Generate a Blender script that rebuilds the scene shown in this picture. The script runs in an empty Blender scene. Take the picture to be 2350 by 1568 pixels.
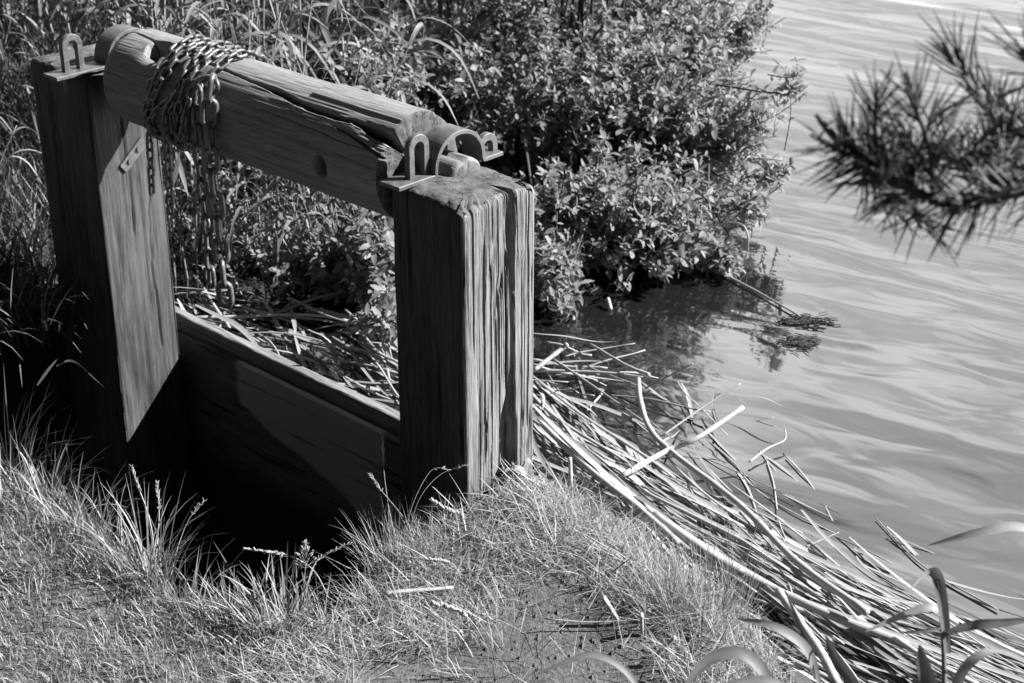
import bpy, math, random
import numpy as np
from mathutils import Vector, Matrix

# ------------------------------------------------------------------ camera, sky, sun, exposure
sc = bpy.context.scene
COL = sc.collection
PITCH = math.radians(25.75)
CAM = np.array([0.0, 0.0, 1.6])
cd = bpy.data.cameras.new('camera'); cam = bpy.data.objects.new('camera', cd); COL.objects.link(cam)
cam.location = CAM; cam.rotation_euler = (math.pi / 2 - PITCH, 0, 0)
cd.sensor_width = 36; cd.lens = 58; cd.clip_start = 0.05; cd.clip_end = 2000
cd.dof.use_dof = True; cd.dof.focus_distance = 2.85; cd.dof.aperture_fstop = 8.0; cd.dof.aperture_blades = 6
sc.camera = cam

TH = math.radians(-43.2)
AX = np.array([math.cos(TH), math.sin(TH), 0]); BX = np.array([-math.sin(TH), math.cos(TH), 0]); ZX = np.array([0, 0, 1.0])
SUN = 0.9 * AX + BX + 1.0 * ZX
SUN = SUN / np.linalg.norm(SUN)
w = bpy.data.worlds.new('World'); sc.world = w; w.use_nodes = True
nt = w.node_tree; nt.nodes.clear()
wo = nt.nodes.new('ShaderNodeOutputWorld'); bg = nt.nodes.new('ShaderNodeBackground')
sky = nt.nodes.new('ShaderNodeTexSky'); sky.sky_type = 'NISHITA'; sky.sun_disc = False
sky.sun_elevation = math.asin(SUN[2]); sky.sun_rotation = math.atan2(SUN[0], SUN[1])
sky.air_density = 1.0; sky.dust_density = 0.6
# black and white film, mostly blue sensitive
sep = nt.nodes.new('ShaderNodeSeparateColor'); nt.links.new(sky.outputs[0], sep.inputs[0])
def wmath(op, a, b=None, clamp=False):
    n = nt.nodes.new('ShaderNodeMath'); n.operation = op; n.use_clamp = clamp
    for i, v in enumerate((a, b)):
        if v is None: continue
        if isinstance(v, (int, float)): n.inputs[i].default_value = v
        else: nt.links.new(v, n.inputs[i])
    return n.outputs[0]
grey = wmath('ADD', wmath('MULTIPLY', sep.outputs['Green'], 0.35), wmath('MULTIPLY', sep.outputs['Blue'], 0.45))
# unseen bright bank added over the water (+Y) for its reflection; other sky dimmed
geo = nt.nodes.new('ShaderNodeTexCoord')
sx = nt.nodes.new('ShaderNodeSeparateXYZ'); nt.links.new(geo.outputs['Generated'], sx.inputs[0])
def mrange(v, a, b, c, d):
    n = nt.nodes.new('ShaderNodeMapRange'); n.interpolation_type = 'SMOOTHSTEP'
    nt.links.new(v, n.inputs[0])
    for i, q in enumerate((a, b, c, d)): n.inputs[i + 1].default_value = q
    return n.outputs[0]
front = mrange(sx.outputs['Y'], 0.40, 0.8, 0, 1)
low = mrange(sx.outputs['Z'], 0.48, 0.80, 1, 0)
mp = nt.nodes.new('ShaderNodeMapping'); mp.inputs['Scale'].default_value = (2.2, 2.2, 6.0)
nt.links.new(geo.outputs['Generated'], mp.inputs[0])
nz = nt.nodes.new('ShaderNodeTexNoise'); nz.inputs['Scale'].default_value = 1.6; nz.inputs['Detail'].default_value = 4
nt.links.new(mp.outputs[0], nz.inputs['Vector'])
glow_noise = mrange(nz.outputs['Fac'], 0.35, 0.65, 0.55, 1.1)
added_glow = wmath('MULTIPLY', wmath('MULTIPLY', wmath('MULTIPLY', front, low), glow_noise), mrange(sx.outputs['Z'], 0.15, 0.42, 0.8, 1.05))
tot = wmath('ADD', wmath('MULTIPLY', grey, wmath('ADD', 0.17, wmath('MULTIPLY', front, 0.3))), wmath('MULTIPLY', added_glow, 12.8))
nt.links.new(tot, bg.inputs[0]); bg.inputs[1].default_value = 0.05
nt.links.new(bg.outputs[0], wo.inputs[0])

sl = bpy.data.lights.new('sun', 'SUN'); sl.energy = 5.0; sl.angle = math.radians(0.55)
so = bpy.data.objects.new('sun', sl); COL.objects.link(so)
so.rotation_euler = Vector(SUN).to_track_quat('Z', 'Y').to_euler()

sc.view_settings.view_transform = 'Standard'; sc.view_settings.look = 'None'
sc.view_settings.exposure = 1.9; sc.view_settings.gamma = 1.0
sc.render.engine = 'CYCLES'
sc.cycles.max_bounces = 6; sc.cycles.diffuse_bounces = 3; sc.cycles.glossy_bounces = 3; sc.cycles.transmission_bounces = 3

# ------------------------------------------------------------------ helpers: projection
FPX = 2350 * 58 / 36.0                       # photo measured on a 2350 x 1568 copy
RV = np.array([1.0, 0, 0]); FV = np.array([0, math.cos(PITCH), -math.sin(PITCH)]); UV = np.array([0, math.sin(PITCH), math.cos(PITCH)])
def ray(x, y): return RV * (x - 1175) / FPX - UV * (y - 784) / FPX + FV
def H(x, y, z=0.0):
    d = ray(x, y); return CAM + d * ((z - CAM[2]) / d[2])
def PT(x, y, k): return CAM + ray(x, y) * k
C0 = H(1073, 1185, 0.0)
def Wd(a, b, z): return C0 + AX * a + BX * b + ZX * z
def ab(P):
    v = np.asarray(P) - C0; return v @ AX, v @ BX
def project(P):
    v = np.asarray(P) - CAM; k = v @ FV
    return 1175 + FPX * (v @ RV) / k, 784 - FPX * (v @ UV) / k, k
rng = np.random.default_rng(7)
random.seed(3)

# ------------------------------------------------------------------ helpers: noise
def vnoise(x, y, seed=0):
    x = np.asarray(x, float); y = np.asarray(y, float)
    xi = np.floor(x).astype(np.int64); yi = np.floor(y).astype(np.int64); fx = x - xi; fy = y - yi
    fx = fx * fx * (3 - 2 * fx); fy = fy * fy * (3 - 2 * fy)
    def h(i, j):
        n = (i * 374761393 + j * 668265263 + seed * 974634541) & 0x7fffffff
        n = ((n ^ (n >> 13)) * 1274126177) & 0x7fffffff
        n = (n ^ (n >> 16)) & 0xffff
        return n / 65535.0
    return (h(xi, yi) * (1 - fx) + h(xi + 1, yi) * fx) * (1 - fy) + (h(xi, yi + 1) * (1 - fx) + h(xi + 1, yi + 1) * fx) * fy
def fbm(x, y, seed=0, o=3):
    s = 0; a = 0.5; t = 0
    for i in range(o):
        s = s + a * vnoise(np.asarray(x) * 2 ** i, np.asarray(y) * 2 ** i, seed + i); t += a; a *= 0.5
    return s / t
def sstep(a, b, x):
    t = np.clip((x - a) / (b - a), 0, 1); return t * t * (3 - 2 * t)
def sd_poly(P, poly):
    """signed distance to polygon, negative inside"""
    P = np.asarray(P, float)[:, :2]; poly = np.asarray(poly, float)[:, :2]
    n = len(poly); d = np.full(len(P), 1e9); ins = np.zeros(len(P), bool)
    for i in range(n):
        a = poly[i]; b = poly[(i + 1) % n]; e = b - a
        t = np.clip(((P - a) @ e) / (e @ e + 1e-12), 0, 1)
        d = np.minimum(d, np.linalg.norm(P - a - t[:, None] * e, axis=1))
        c = ((a[1] > P[:, 1]) != (b[1] > P[:, 1])) & (P[:, 0] < (b[0] - a[0]) * (P[:, 1] - a[1]) / (b[1] - a[1] + 1e-15) + a[0])
        ins ^= c
    return np.where(ins, -d, d)

# ------------------------------------------------------------------ helpers: meshes and objects
def mesh_np(name, V, faces, mat=None, smooth=True, attr=None, midx=None):
    """faces: list of int arrays (n,3) or (n,4)"""
    me = bpy.data.meshes.new(name)
    V = np.asarray(V, np.float32)
    faces = [np.asarray(f, np.int32) for f in faces if len(f)]
    me.vertices.add(len(V)); me.vertices.foreach_set('co', V.ravel())
    loops = np.concatenate([f.ravel() for f in faces])
    sizes = np.concatenate([np.full(len(f), f.shape[1], np.int32) for f in faces])
    starts = np.concatenate([[0], np.cumsum(sizes)[:-1]]).astype(np.int32)
    me.loops.add(len(loops)); me.loops.foreach_set('vertex_index', loops)
    me.polygons.add(len(sizes)); me.polygons.foreach_set('loop_start', starts); me.polygons.foreach_set('loop_total', sizes)
    me.polygons.foreach_set('use_smooth', np.full(len(sizes), smooth, bool))
    if midx is not None: me.polygons.foreach_set('material_index', np.asarray(midx, np.int32))
    if mat is not None:
        for m in (mat if isinstance(mat, (list, tuple)) else [mat]): me.materials.append(m)
    if attr is not None:
        a = me.attributes.new('tone', 'FLOAT', 'POINT'); a.data.foreach_set('value', np.asarray(attr, np.float32))
    me.update(calc_edges=True); me.validate()
    return me
def link(name, me, parent=None, loc=None, rotz=None):
    o = bpy.data.objects.new(name, me); COL.objects.link(o)
    if parent is not None: o.parent = parent
    if loc is not None: o.location = loc
    if rotz is not None: o.rotation_euler = (0, 0, rotz)
    return o
def tag(o, label=None, cat=None, group=None, kind=None):
    if label: o['label'] = label
    if cat: o['category'] = cat
    if group: o['group'] = group
    if kind: o['kind'] = kind
    return o
def merge(parts):
    """parts: list of (V, [faces], tone or None)"""
    Vs = []; F = {3: [], 4: []}; T = []; off = 0
    for V, fs, t in parts:
        V = np.asarray(V, float); Vs.append(V)
        for f in fs:
            f = np.asarray(f, int)
            if len(f): F[f.shape[1]].append(f + off)
        T.append(np.full(len(V), 0.5) if t is None else (np.full(len(V), t) if np.isscalar(t) else np.asarray(t)))
        off += len(V)
    return np.concatenate(Vs), [np.concatenate(F[k]) for k in F if F[k]], np.concatenate(T)
def grid_faces(nr, ncol, wrap=False):
    r = np.arange(nr - 1)[:, None]; c = np.arange(ncol if wrap else ncol - 1)[None, :]; c2 = (c + 1) % ncol
    q = np.stack([r * ncol + c, r * ncol + c2, (r + 1) * ncol + c2, (r + 1) * ncol + c], -1)
    return q.reshape(-1, 4)
def tube(path, radii, n=8, cap=True, flat=1.0):
    path = np.asarray(path, float); m = len(path); radii = np.broadcast_to(np.asarray(radii, float), (m,))
    t = np.gradient(path, axis=0); t /= np.linalg.norm(t, axis=1)[:, None] + 1e-12
    ref = np.array([0, 0, 1.0]) if abs(t[0] @ [0, 0, 1]) < 0.9 else np.array([1.0, 0, 0])
    u = np.cross(t[0], ref); u /= np.linalg.norm(u); V = []
    for i in range(m):
        u = u - t[i] * (u @ t[i]); u /= np.linalg.norm(u) + 1e-12; v = np.cross(t[i], u)
        q = np.linspace(0, 2 * math.pi, n, endpoint=False)
        V.append(path[i] + radii[i] * (np.cos(q)[:, None] * u + flat * np.sin(q)[:, None] * v))
    V = np.concatenate(V); fs = [grid_faces(m, n, True)]
    if cap:
        k = len(V); V = np.concatenate([V, path[:1], path[-1:]])
        i = np.arange(n); j = (i + 1) % n
        fs.append(np.concatenate([np.stack([j, i, np.full(n, k)], 1), np.stack([(m - 1) * n + i, (m - 1) * n + j, np.full(n, k + 1)], 1)]))
    return V, fs
def spline(pts, n):
    """Catmull-Rom through points"""
    P = np.asarray(pts, float); 
    if len(P) == 2: return P[0] + (P[1] - P[0]) * np.linspace(0, 1, n)[:, None]
    Q = np.concatenate([[2 * P[0] - P[1]], P, [2 * P[-1] - P[-2]]]); out = []
    for s in np.linspace(0, len(P) - 1 - 1e-9, n):
        i = int(s); t = s - i; a, b, c, d = Q[i:i + 4]
        out.append(0.5 * ((2 * b) + (c - a) * t + (2 * a - 5 * b + 4 * c - d) * t * t + (3 * b - a - 3 * c + d) * t ** 3))
    return np.array(out)
def ribbon(path, width, normal_up=(0, 0, 1), fold=0.25, twist=0.0):
    """leaf blade: V-folded strip of three rows along a path"""
    path = np.asarray(path, float); m = len(path); width = np.broadcast_to(np.asarray(width, float), (m,))
    t = np.gradient(path, axis=0); t /= np.linalg.norm(t, axis=1)[:, None] + 1e-12
    s = np.cross(t, np.asarray(normal_up, float)); ln = np.linalg.norm(s, axis=1)[:, None]
    s = np.where(ln < 1e-3, np.array([[1.0, 0, 0]]), s / (ln + 1e-9)); nn = np.cross(s, t)
    tw = np.linspace(0, twist, m)[:, None]
    s, nn = s * np.cos(tw) + nn * np.sin(tw), nn * np.cos(tw) - s * np.sin(tw)
    V = np.stack([path - s * width[:, None] / 2 + nn * width[:, None] * fold, path, path + s * width[:, None] / 2 + nn * width[:, None] * fold], 1).reshape(-1, 3)
    return V, [grid_faces(m, 3)]
def blades(P, L, Wd_, az, lean, bend, segs=3, tone=None):
    """many grass blades at once"""
    N = len(P); s = np.linspace(0, 1, segs + 1)
    phi = lean[:, None] + bend[:, None] * s[None, :]
    d = np.stack([np.sin(phi) * np.cos(az)[:, None], np.sin(phi) * np.sin(az)[:, None], np.cos(phi)], -1)
    step = (d[:, :-1] + d[:, 1:]) / 2 * (L / segs)[:, None, None]
    ctr = P[:, None, :] + np.concatenate([np.zeros((N, 1, 3)), np.cumsum(step, 1)], 1)
    tw = az + rng.uniform(0.7, 2.4, N)
    wv = np.stack([np.cos(tw), np.sin(tw), np.zeros(N)], -1)
    prof = np.array([0.8, 1.0, 0.75, 0.4, 0.1])[np.round(np.linspace(0, 4, segs + 1)).astype(int)]; prof[-1] = 0.06
    hw = (Wd_ / 2)[:, None] * prof[None, :]
    V = np.stack([ctr - wv[:, None, :] * hw[..., None], ctr + wv[:, None, :] * hw[..., None]], 2).reshape(-1, 3)
    k = np.arange(segs)[None, :] * 2; b = np.arange(N)[:, None] * (segs + 1) * 2
    F = np.stack([b + k, b + k + 1, b + k + 3, b + k + 2], -1).reshape(-1, 4)
    T = np.repeat(np.full(N, .5) if tone is None else tone, (segs + 1) * 2)
    return V, [F], T
def leaves(P, D, Nn, L, Wl, curl, tone):
    """elliptical leaves: base P, direction D, normal Nn"""
    D = D / np.linalg.norm(D, axis=1)[:, None]; S = np.cross(D, Nn); S /= np.linalg.norm(S, axis=1)[:, None] + 1e-9; Nn = np.cross(S, D)
    N = len(P)
    rows = [(0.0, 0.0), (0.22, 0.7), (0.5, 1.0), (0.78, 0.72), (1.0, 0.0)]
    Vs = []
    def at(s, sd, hw):
        x = P + D * (L * s)[:, None] - Nn * (curl * L * s * s)[:, None]
        return x + S * (sd * hw * Wl / 2)[:, None] + Nn * (abs(sd) * hw * Wl * 0.14)[:, None]
    Vs.append(at(0, 0, 0))
    for s, hw in rows[1:4]:
        Vs += [at(s, -1, hw), at(s, 0, hw), at(s, 1, hw)]
    Vs.append(at(1, 0, 0))
    V = np.stack(Vs, 1).reshape(-1, 3); b = (np.arange(N) * 11)[:, None]
    q = np.array([[1, 2, 5, 4], [2, 3, 6, 5], [4, 5, 8, 7], [5, 6, 9, 8]]); t = np.array([[0, 2, 1], [0, 3, 2], [7, 8, 10], [8, 9, 10]])
    return V, [(b[:, :, None] + q[None]).reshape(-1, 4), (b[:, :, None] + t[None]).reshape(-1, 3)], np.repeat(tone, 11)

# ------------------------------------------------------------------ materials (all neutral grey: black and white film)
def g(v): return (v, v, v, 1)
class NT:
    def __init__(s, name):
        s.m = bpy.data.materials.new(name); s.m.use_nodes = True; s.t = s.m.node_tree; s.t.nodes.clear()
        s.out = s.n('OutputMaterial'); s.b = s.n('BsdfPrincipled'); s.l(s.b.outputs[0], s.out.inputs[0])
    def n(s, k, **kw):
        x = s.t.nodes.new('ShaderNode' + k)
        for a, v in kw.items(): setattr(x, a, v)
        return x
    def l(s, a, b): s.t.links.new(a, b)
    def noise(s, scale, detail=4, vec=None, map_scale=None, rough=0.55, coord='Object', dist=0.0):
        x = s.n('TexNoise'); x.inputs['Scale'].default_value = scale; x.inputs['Detail'].default_value = detail; x.inputs['Roughness'].default_value = rough
        x.inputs['Distortion'].default_value = dist
        if vec is None: vec = s.vec(map_scale or (1, 1, 1), coord)
        s.l(vec, x.inputs['Vector']); return x.outputs['Fac']
    def vec(s, sc_=(1, 1, 1), coord='Object', rot=(0, 0, 0)):
        c = s.n('TexCoord'); m = s.n('Mapping'); m.inputs['Scale'].default_value = sc_; m.inputs['Rotation'].default_value = rot
        s.l(c.outputs[coord], m.inputs[0]); return m.outputs[0]
    def ramp(s, fac, stops):
        r = s.n('ValToRGB'); e = r.color_ramp.elements
        while len(e) < len(stops): e.new(0.5)
        for i, (p, v) in enumerate(stops): e[i].position = p; e[i].color = g(v)
        s.l(fac, r.inputs[0]); return r.outputs[0]
    def math(s, op, a, b=None, clamp=False):
        x = s.n('Math', operation=op, use_clamp=clamp)
        for i, v in enumerate((a, b)):
            if v is None: continue
            if isinstance(v, (int, float)): x.inputs[i].default_value = v
            else: s.l(v, x.inputs[i])
        return x.outputs[0]
    def bump(s, h, strength, dist, nrm=None):
        x = s.n('Bump'); x.inputs['Strength'].default_value = strength; x.inputs['Distance'].default_value = dist
        s.l(h, x.inputs['Height'])
        if nrm is not None: s.l(nrm, x.inputs['Normal'])
        return x.outputs[0]
    def fin(s, col=None, rough=0.8, nrm=None, spec=0.3, metal=0.0):
        if col is not None:
            if isinstance(col, (int, float)): s.b.inputs['Base Color'].default_value = g(col)
            else: s.l(col, s.b.inputs['Base Color'])
        if isinstance(rough, (int, float)): s.b.inputs['Roughness'].default_value = rough
        else: s.l(rough, s.b.inputs['Roughness'])
        s.b.inputs['Specular IOR Level'].default_value = spec; s.b.inputs['Metallic'].default_value = metal
        if nrm is not None: s.l(nrm, s.b.inputs['Normal'])
        return s.m
def wood(name, lo, hi, stretch, fine=(1, 1, 1), patch=0.5, bump=0.5, scale=1.0, lines=0.85):
    k = NT(name)
    gr = k.noise(130 * scale, 5, map_scale=stretch, rough=0.7)
    gf = k.noise(520 * scale, 3, map_scale=stretch, rough=0.65)
    bl = k.noise(9, 6, map_scale=tuple(0.25 + 0.75 * q for q in stretch), rough=0.65)
    sk = k.noise(330, 4, rough=0.8)
    gr = k.math('ADD', k.math('MULTIPLY', gr, 0.75), k.math('MULTIPLY', sk, 0.25))
    mix = k.math('ADD', k.math('MULTIPLY', gr, 0.5), k.math('ADD', k.math('MULTIPLY', bl, 0.5 * patch), k.math('MULTIPLY', gf, 0.5 * (1 - patch) + 0.1)))
    col = k.ramp(mix, [(0.42, lo), (0.52, (lo + hi) / 2), (0.62, hi * 1.1)])
    ck = k.ramp(k.noise(70 * scale, 4, map_scale=stretch, rough=0.6), [(0.36, 0.06), (0.43, 1)])
    m2 = k.n('Mix', data_type='RGBA', blend_type='MULTIPLY'); m2.inputs[0].default_value = lines
    k.l(col, m2.inputs[6]); k.l(ck, m2.inputs[7])
    h = k.math('ADD', k.math('MULTIPLY', gr, 0.7), k.math('ADD', k.math('MULTIPLY', gf, 0.3), k.math('MULTIPLY', ck, 0.5)))
    return k, m2.outputs[2], h
def wood_mat(name, lo, hi, stretch, patch=0.5, bump=0.6, dist=0.004, scale=1.0, rough=0.85, lines=0.85):
    k, c, h = wood(name, lo, hi, stretch, patch=patch, scale=scale, lines=lines)
    return k.fin(c, rough, k.bump(h, bump, dist), 0.25)
VERT = (1, 1, 0.045); ALONG = (0.045, 1, 1)
M = {}
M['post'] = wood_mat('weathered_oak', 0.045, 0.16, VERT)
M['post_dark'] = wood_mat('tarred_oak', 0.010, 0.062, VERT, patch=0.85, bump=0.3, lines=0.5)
M['oak_shade'] = wood_mat('shaded_oak', 0.011, 0.044, VERT, patch=0.6, bump=0.35)  # darker oak for the side faces: their shade put into the colour
M['log'] = wood_mat('weathered_log', 0.09, 0.17, ALONG, bump=0.3, lines=0.3)
k = NT('end_grain'); vo = k.n('TexVoronoi', feature='DISTANCE_TO_EDGE'); vo.inputs['Scale'].default_value = 55
dn = k.n('TexNoise'); dn.inputs['Scale'].default_value = 40; dn.inputs['Detail'].default_value = 4; k.l(k.vec(), dn.inputs['Vector'])
va = k.n('VectorMath', operation='MULTIPLY_ADD'); k.l(dn.outputs['Color'], va.inputs[0]); va.inputs[1].default_value = (.05, .05, .05); k.l(k.vec((0.5, 1.2, 0.2)), va.inputs[2])
k.l(va.outputs[0], vo.inputs['Vector']); cr = k.ramp(k.math('ADD', vo.outputs['Distance'], k.math('MULTIPLY', k.ramp(k.noise(16, 3), [(0.4, 0), (0.6, 1)]), 0.05)), [(0.02, 0.1), (0.055, 1)])
nn = k.noise(45, 5); base = k.ramp(nn, [(0.3, 0.045), (0.7, 0.105)])
mx = k.n('Mix', data_type='RGBA', blend_type='MULTIPLY'); mx.inputs[0].default_value = 0.75; k.l(base, mx.inputs[6]); k.l(cr, mx.inputs[7])
M['end'] = k.fin(mx.outputs[2], 0.9, k.bump(k.math('ADD', nn, cr), 0.5, 0.003), 0.2)
k = NT('rusty_iron'); nn = k.noise(70, 6, rough=0.7); n2 = k.noise(400, 2)
M['iron'] = k.fin(k.ramp(nn, [(0.3, 0.04), (0.55, 0.085), (0.75, 0.14)]), k.ramp(nn, [(0.3, 0.45), (0.7, 0.75)]), k.bump(k.math('ADD', nn, k.math('MULTIPLY', n2, 0.4)), 0.35, 0.002), 0.5, 0.25)
k = NT('chain_steel'); nn = k.noise(160, 5, rough=0.7)
M['chain'] = k.fin(k.ramp(nn, [(0.3, 0.04), (0.7, 0.14)]), 0.42, k.bump(nn, 0.3, 0.001), 0.5, 0.35)
k = NT('bank_soil'); n1 = k.noise(9, 6, coord='Object'); n2 = k.noise(120, 5); n3 = k.noise(600, 2)
sc_ = k.ramp(k.math('ADD', k.math('MULTIPLY', n1, 0.4), k.math('MULTIPLY', n2, 0.6)), [(0.3, 0.035), (0.5, 0.085), (0.72, 0.14)])
gp = k.n('NewGeometry'); gz = k.n('SeparateXYZ'); k.l(gp.outputs['Position'], gz.inputs[0])
pit_shade = k.ramp(k.math('ADD', gz.outputs['Z'], k.math('MULTIPLY', n2, 0.1)), [(0.0, 0.22), (0.02, 1)])  # soil darkens with depth: shade of the ditch painted into its colour
mw = k.n('Mix', data_type='RGBA', blend_type='MULTIPLY'); mw.inputs[0].default_value = 1; k.l(sc_, mw.inputs[6]); k.l(pit_shade, mw.inputs[7])
M['soil'] = k.fin(mw.outputs[2], 0.95, k.bump(k.math('ADD', n2, k.math('MULTIPLY', n3, 0.5)), 0.8, 0.008), 0.15)
def tone_mat(name, lo, hi, rough, spec, transl=0.0, coat=None):
    k = NT(name); a = k.n('Attribute', attribute_name='tone')
    c = k.ramp(a.outputs['Fac'], [(0.0, lo), (1.0, hi)])
    k.fin(c, rough, None, spec)
    if transl:
        tr = k.n('BsdfTranslucent'); k.l(c, tr.inputs[0]); mx = k.n('MixShader'); mx.inputs[0].default_value = transl
        k.l(k.b.outputs[0], mx.inputs[1]); k.l(tr.outputs[0], mx.inputs[2]); k.l(mx.outputs[0], k.out.inputs[0])
    return k.m
M['grass'] = tone_mat('grass_blades', 0.06, 0.34, 0.55, 0.4, 0.3)
M['leaf'] = tone_mat('bush_leaf', 0.09, 0.29, 0.55, 0.3, 0.48)
M['reedleaf'] = tone_mat('reed_leaf', 0.045, 0.24, 0.55, 0.3, 0.3)
M['bark'] = tone_mat('twig_bark', 0.03, 0.07, 0.8, 0.2)
M['needle'] = tone_mat('pine_needle', 0.015, 0.10, 0.6, 0.25)
k = NT('dead_reed'); a = k.n('Attribute', attribute_name='tone'); nn = k.noise(50, 4, map_scale=(1, 1, 1)); n2 = k.noise(320, 3)
c = k.ramp(k.math('ADD', k.math('MULTIPLY', a.outputs['Fac'], 0.75), k.math('MULTIPLY', nn, 0.3)), [(0.1, 0.06), (0.5, 0.18), (0.95, 0.34)])
M['reed'] = k.fin(c, 0.55, k.bump(n2, 0.2, 0.001), 0.35)
# water: dark body, surface reflecting the sky with long smooth swells
k = NT('river_water')
k.t.nodes.remove(k.b)
wr = k.vec((1, 1, 1), 'Object', (0, 0, math.radians(33))); wm = k.n('Mapping'); wm.inputs['Scale'].default_value = (0.5, 1.9, 1); k.l(wr, wm.inputs[0]); wv = wm.outputs[0]
wn = k.n('TexNoise'); wn.inputs['Scale'].default_value = 1.6; wn.inputs['Detail'].default_value = 1; wn.inputs['Roughness'].default_value = 0.35; wn.inputs['Distortion'].default_value = 0.7; k.l(wv, wn.inputs['Vector'])
wn2 = k.n('TexNoise'); wn2.inputs['Scale'].default_value = 6; wn2.inputs['Detail'].default_value = 1.5; wn2.inputs['Distortion'].default_value = 0.8; wm2 = k.n('Mapping'); wm2.inputs['Scale'].default_value = (0.8, 1.7, 1); k.l(wr, wm2.inputs[0]); k.l(wm2.outputs[0], wn2.inputs['Vector'])
nb = k.bump(wn.outputs['Fac'], 1.0, 0.034); nb = k.bump(wn2.outputs['Fac'], 1.0, 0.0022, nb)
df = k.n('BsdfDiffuse'); df.inputs[0].default_value = g(0.007); gl = k.n('BsdfGlossy'); gl.inputs['Roughness'].default_value = 0.045; gl.inputs[0].default_value = g(1)
fr = k.n('Fresnel'); fr.inputs['IOR'].default_value = 2.15
for x in (gl, fr, df): k.l(nb, x.inputs['Normal'])
mx = k.n('MixShader'); k.l(fr.outputs[0], mx.inputs[0]); k.l(df.outputs[0], mx.inputs[1]); k.l(gl.outputs[0], mx.inputs[2]); k.l(mx.outputs[0], k.out.inputs[0])
M['water'] = k.m

# ------------------------------------------------------------------ setting: one ground sheet, water sheet
WL = -0.09
bank_px = [(1215, 1085), (1330, 1112), (1450, 1185), (1560, 1262), (1680, 1345), (1750, 1425), (1790, 1500), (1830, 1568), (1900, 1750)]
bank_w = [H(x, y, 0) for x, y in bank_px]
water_poly = [Wd(-1.45, .235, 0), Wd(-1.1, .235, 0), Wd(-.5, .235, 0), Wd(-.02, .235, 0)] + bank_w + [np.array([1.6, 1.2, 0]), np.array([150, -20, 0]), np.array([150, 400, 0]), np.array([-30, 400, 0]), np.array([-3, 20, 0]), np.array([-.2, 8.0, 0]), np.array([-.25, 5.6, 0]), np.array([-.55, 4.6, 0]), np.array([-1.0, 4.1, 0])]
water_poly = np.array(water_poly)
pit_px = [(-500, 1000), (-200, 1060), (0, 1100), (110, 1160), (215, 1245), (320, 1315), (430, 1370), (560, 1385), (690, 1430), (800, 1420), (860, 1345), (910, 1265), (990, 1215), (1073, 1190)]
pit_poly = np.array([H(x, y, 0) for x, y in pit_px] + [Wd(-.05, .1, 0), Wd(-.02, .235, 0), Wd(-1.1, .235, 0), Wd(-1.33, .235, 0), Wd(-1.36, .0, 0), Wd(-1.5, -.2, 0), Wd(-1.75, -.62, 0)])
mud_poly = np.array([H(x, y, 0) for x, y in [(1190, 1345), (1300, 1312), (1400, 1365), (1500, 1430), (1575, 1480), (1570, 1750), (950, 1750), (760, 1568), (850, 1505), (1000, 1490), (1100, 1440)]])
def ground_h(P):
    dw = sd_poly(P, water_poly); dp = sd_poly(P, pit_poly)
    x, y = P[:, 0], P[:, 1]; dp = dp + 0.05 * (fbm(x * 9, y * 9, 33) - 0.5)
    h = 0.035 * (fbm(x * 3.1, y * 3.1, 5) - 0.5) + 0.02 * (fbm(x * 11, y * 11, 9) - 0.5)
    near = np.exp(-(np.minimum(np.abs(x), 9) ** 2 + (np.minimum(y, 9) - 2.2) ** 2) / 4)
    m = H(1200, 1190, 0); h = h + 0.035 * np.exp(-((x - m[0]) ** 2 + (y - m[1]) ** 2) / 0.03)
    m = H(60, 1250, 0); h = h + 0.06 * np.exp(-((x - m[0]) ** 2 + (y - m[1]) ** 2) / 0.05)
    h = h - 0.37 * sstep(0.10, -0.12, dw) - 0.9 * sstep(0.02, -0.10, dp)
    return h
def lines(lo, hi, step, reach):
    mid = np.arange(lo, hi, step); o = np.geomspace(0.05, reach, 22)
    return np.concatenate([lo - o[::-1], mid, hi + o])
gx = lines(-2.6, 2.4, 0.018, 400); gy = lines(1.3, 6.5, 0.018, 400)
GX, GY = np.meshgrid(gx, gy); P = np.stack([GX.ravel(), GY.ravel()], 1)
hz = ground_h(P)
GV = np.stack([P[:, 0], P[:, 1], hz], 1)
tag(link('ground', mesh_np('ground', GV, [grid_faces(len(gy), len(gx))], M['soil'])), 'bare earth bank with a dark ditch cut behind the posts', 'ground', kind='structure')
def GH(P): return ground_h(np.asarray(P, float)[:, :2])
import bmesh
bm = bmesh.new(); vs = [bm.verts.new((p[0], p[1], WL)) for p in water_poly]
f = bm.faces.new(vs); bmesh.ops.triangulate(bm, faces=[f]); me = bpy.data.meshes.new('water'); bm.normal_update()
if sum(fc.normal.z for fc in bm.faces) < 0: bmesh.ops.reverse_faces(bm, faces=bm.faces)
bm.to_mesh(me); bm.free(); me.materials.append(M['water'])
tag(link('water', me), 'grey rippled river water streaming past the bank', 'water', kind='structure')

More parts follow.
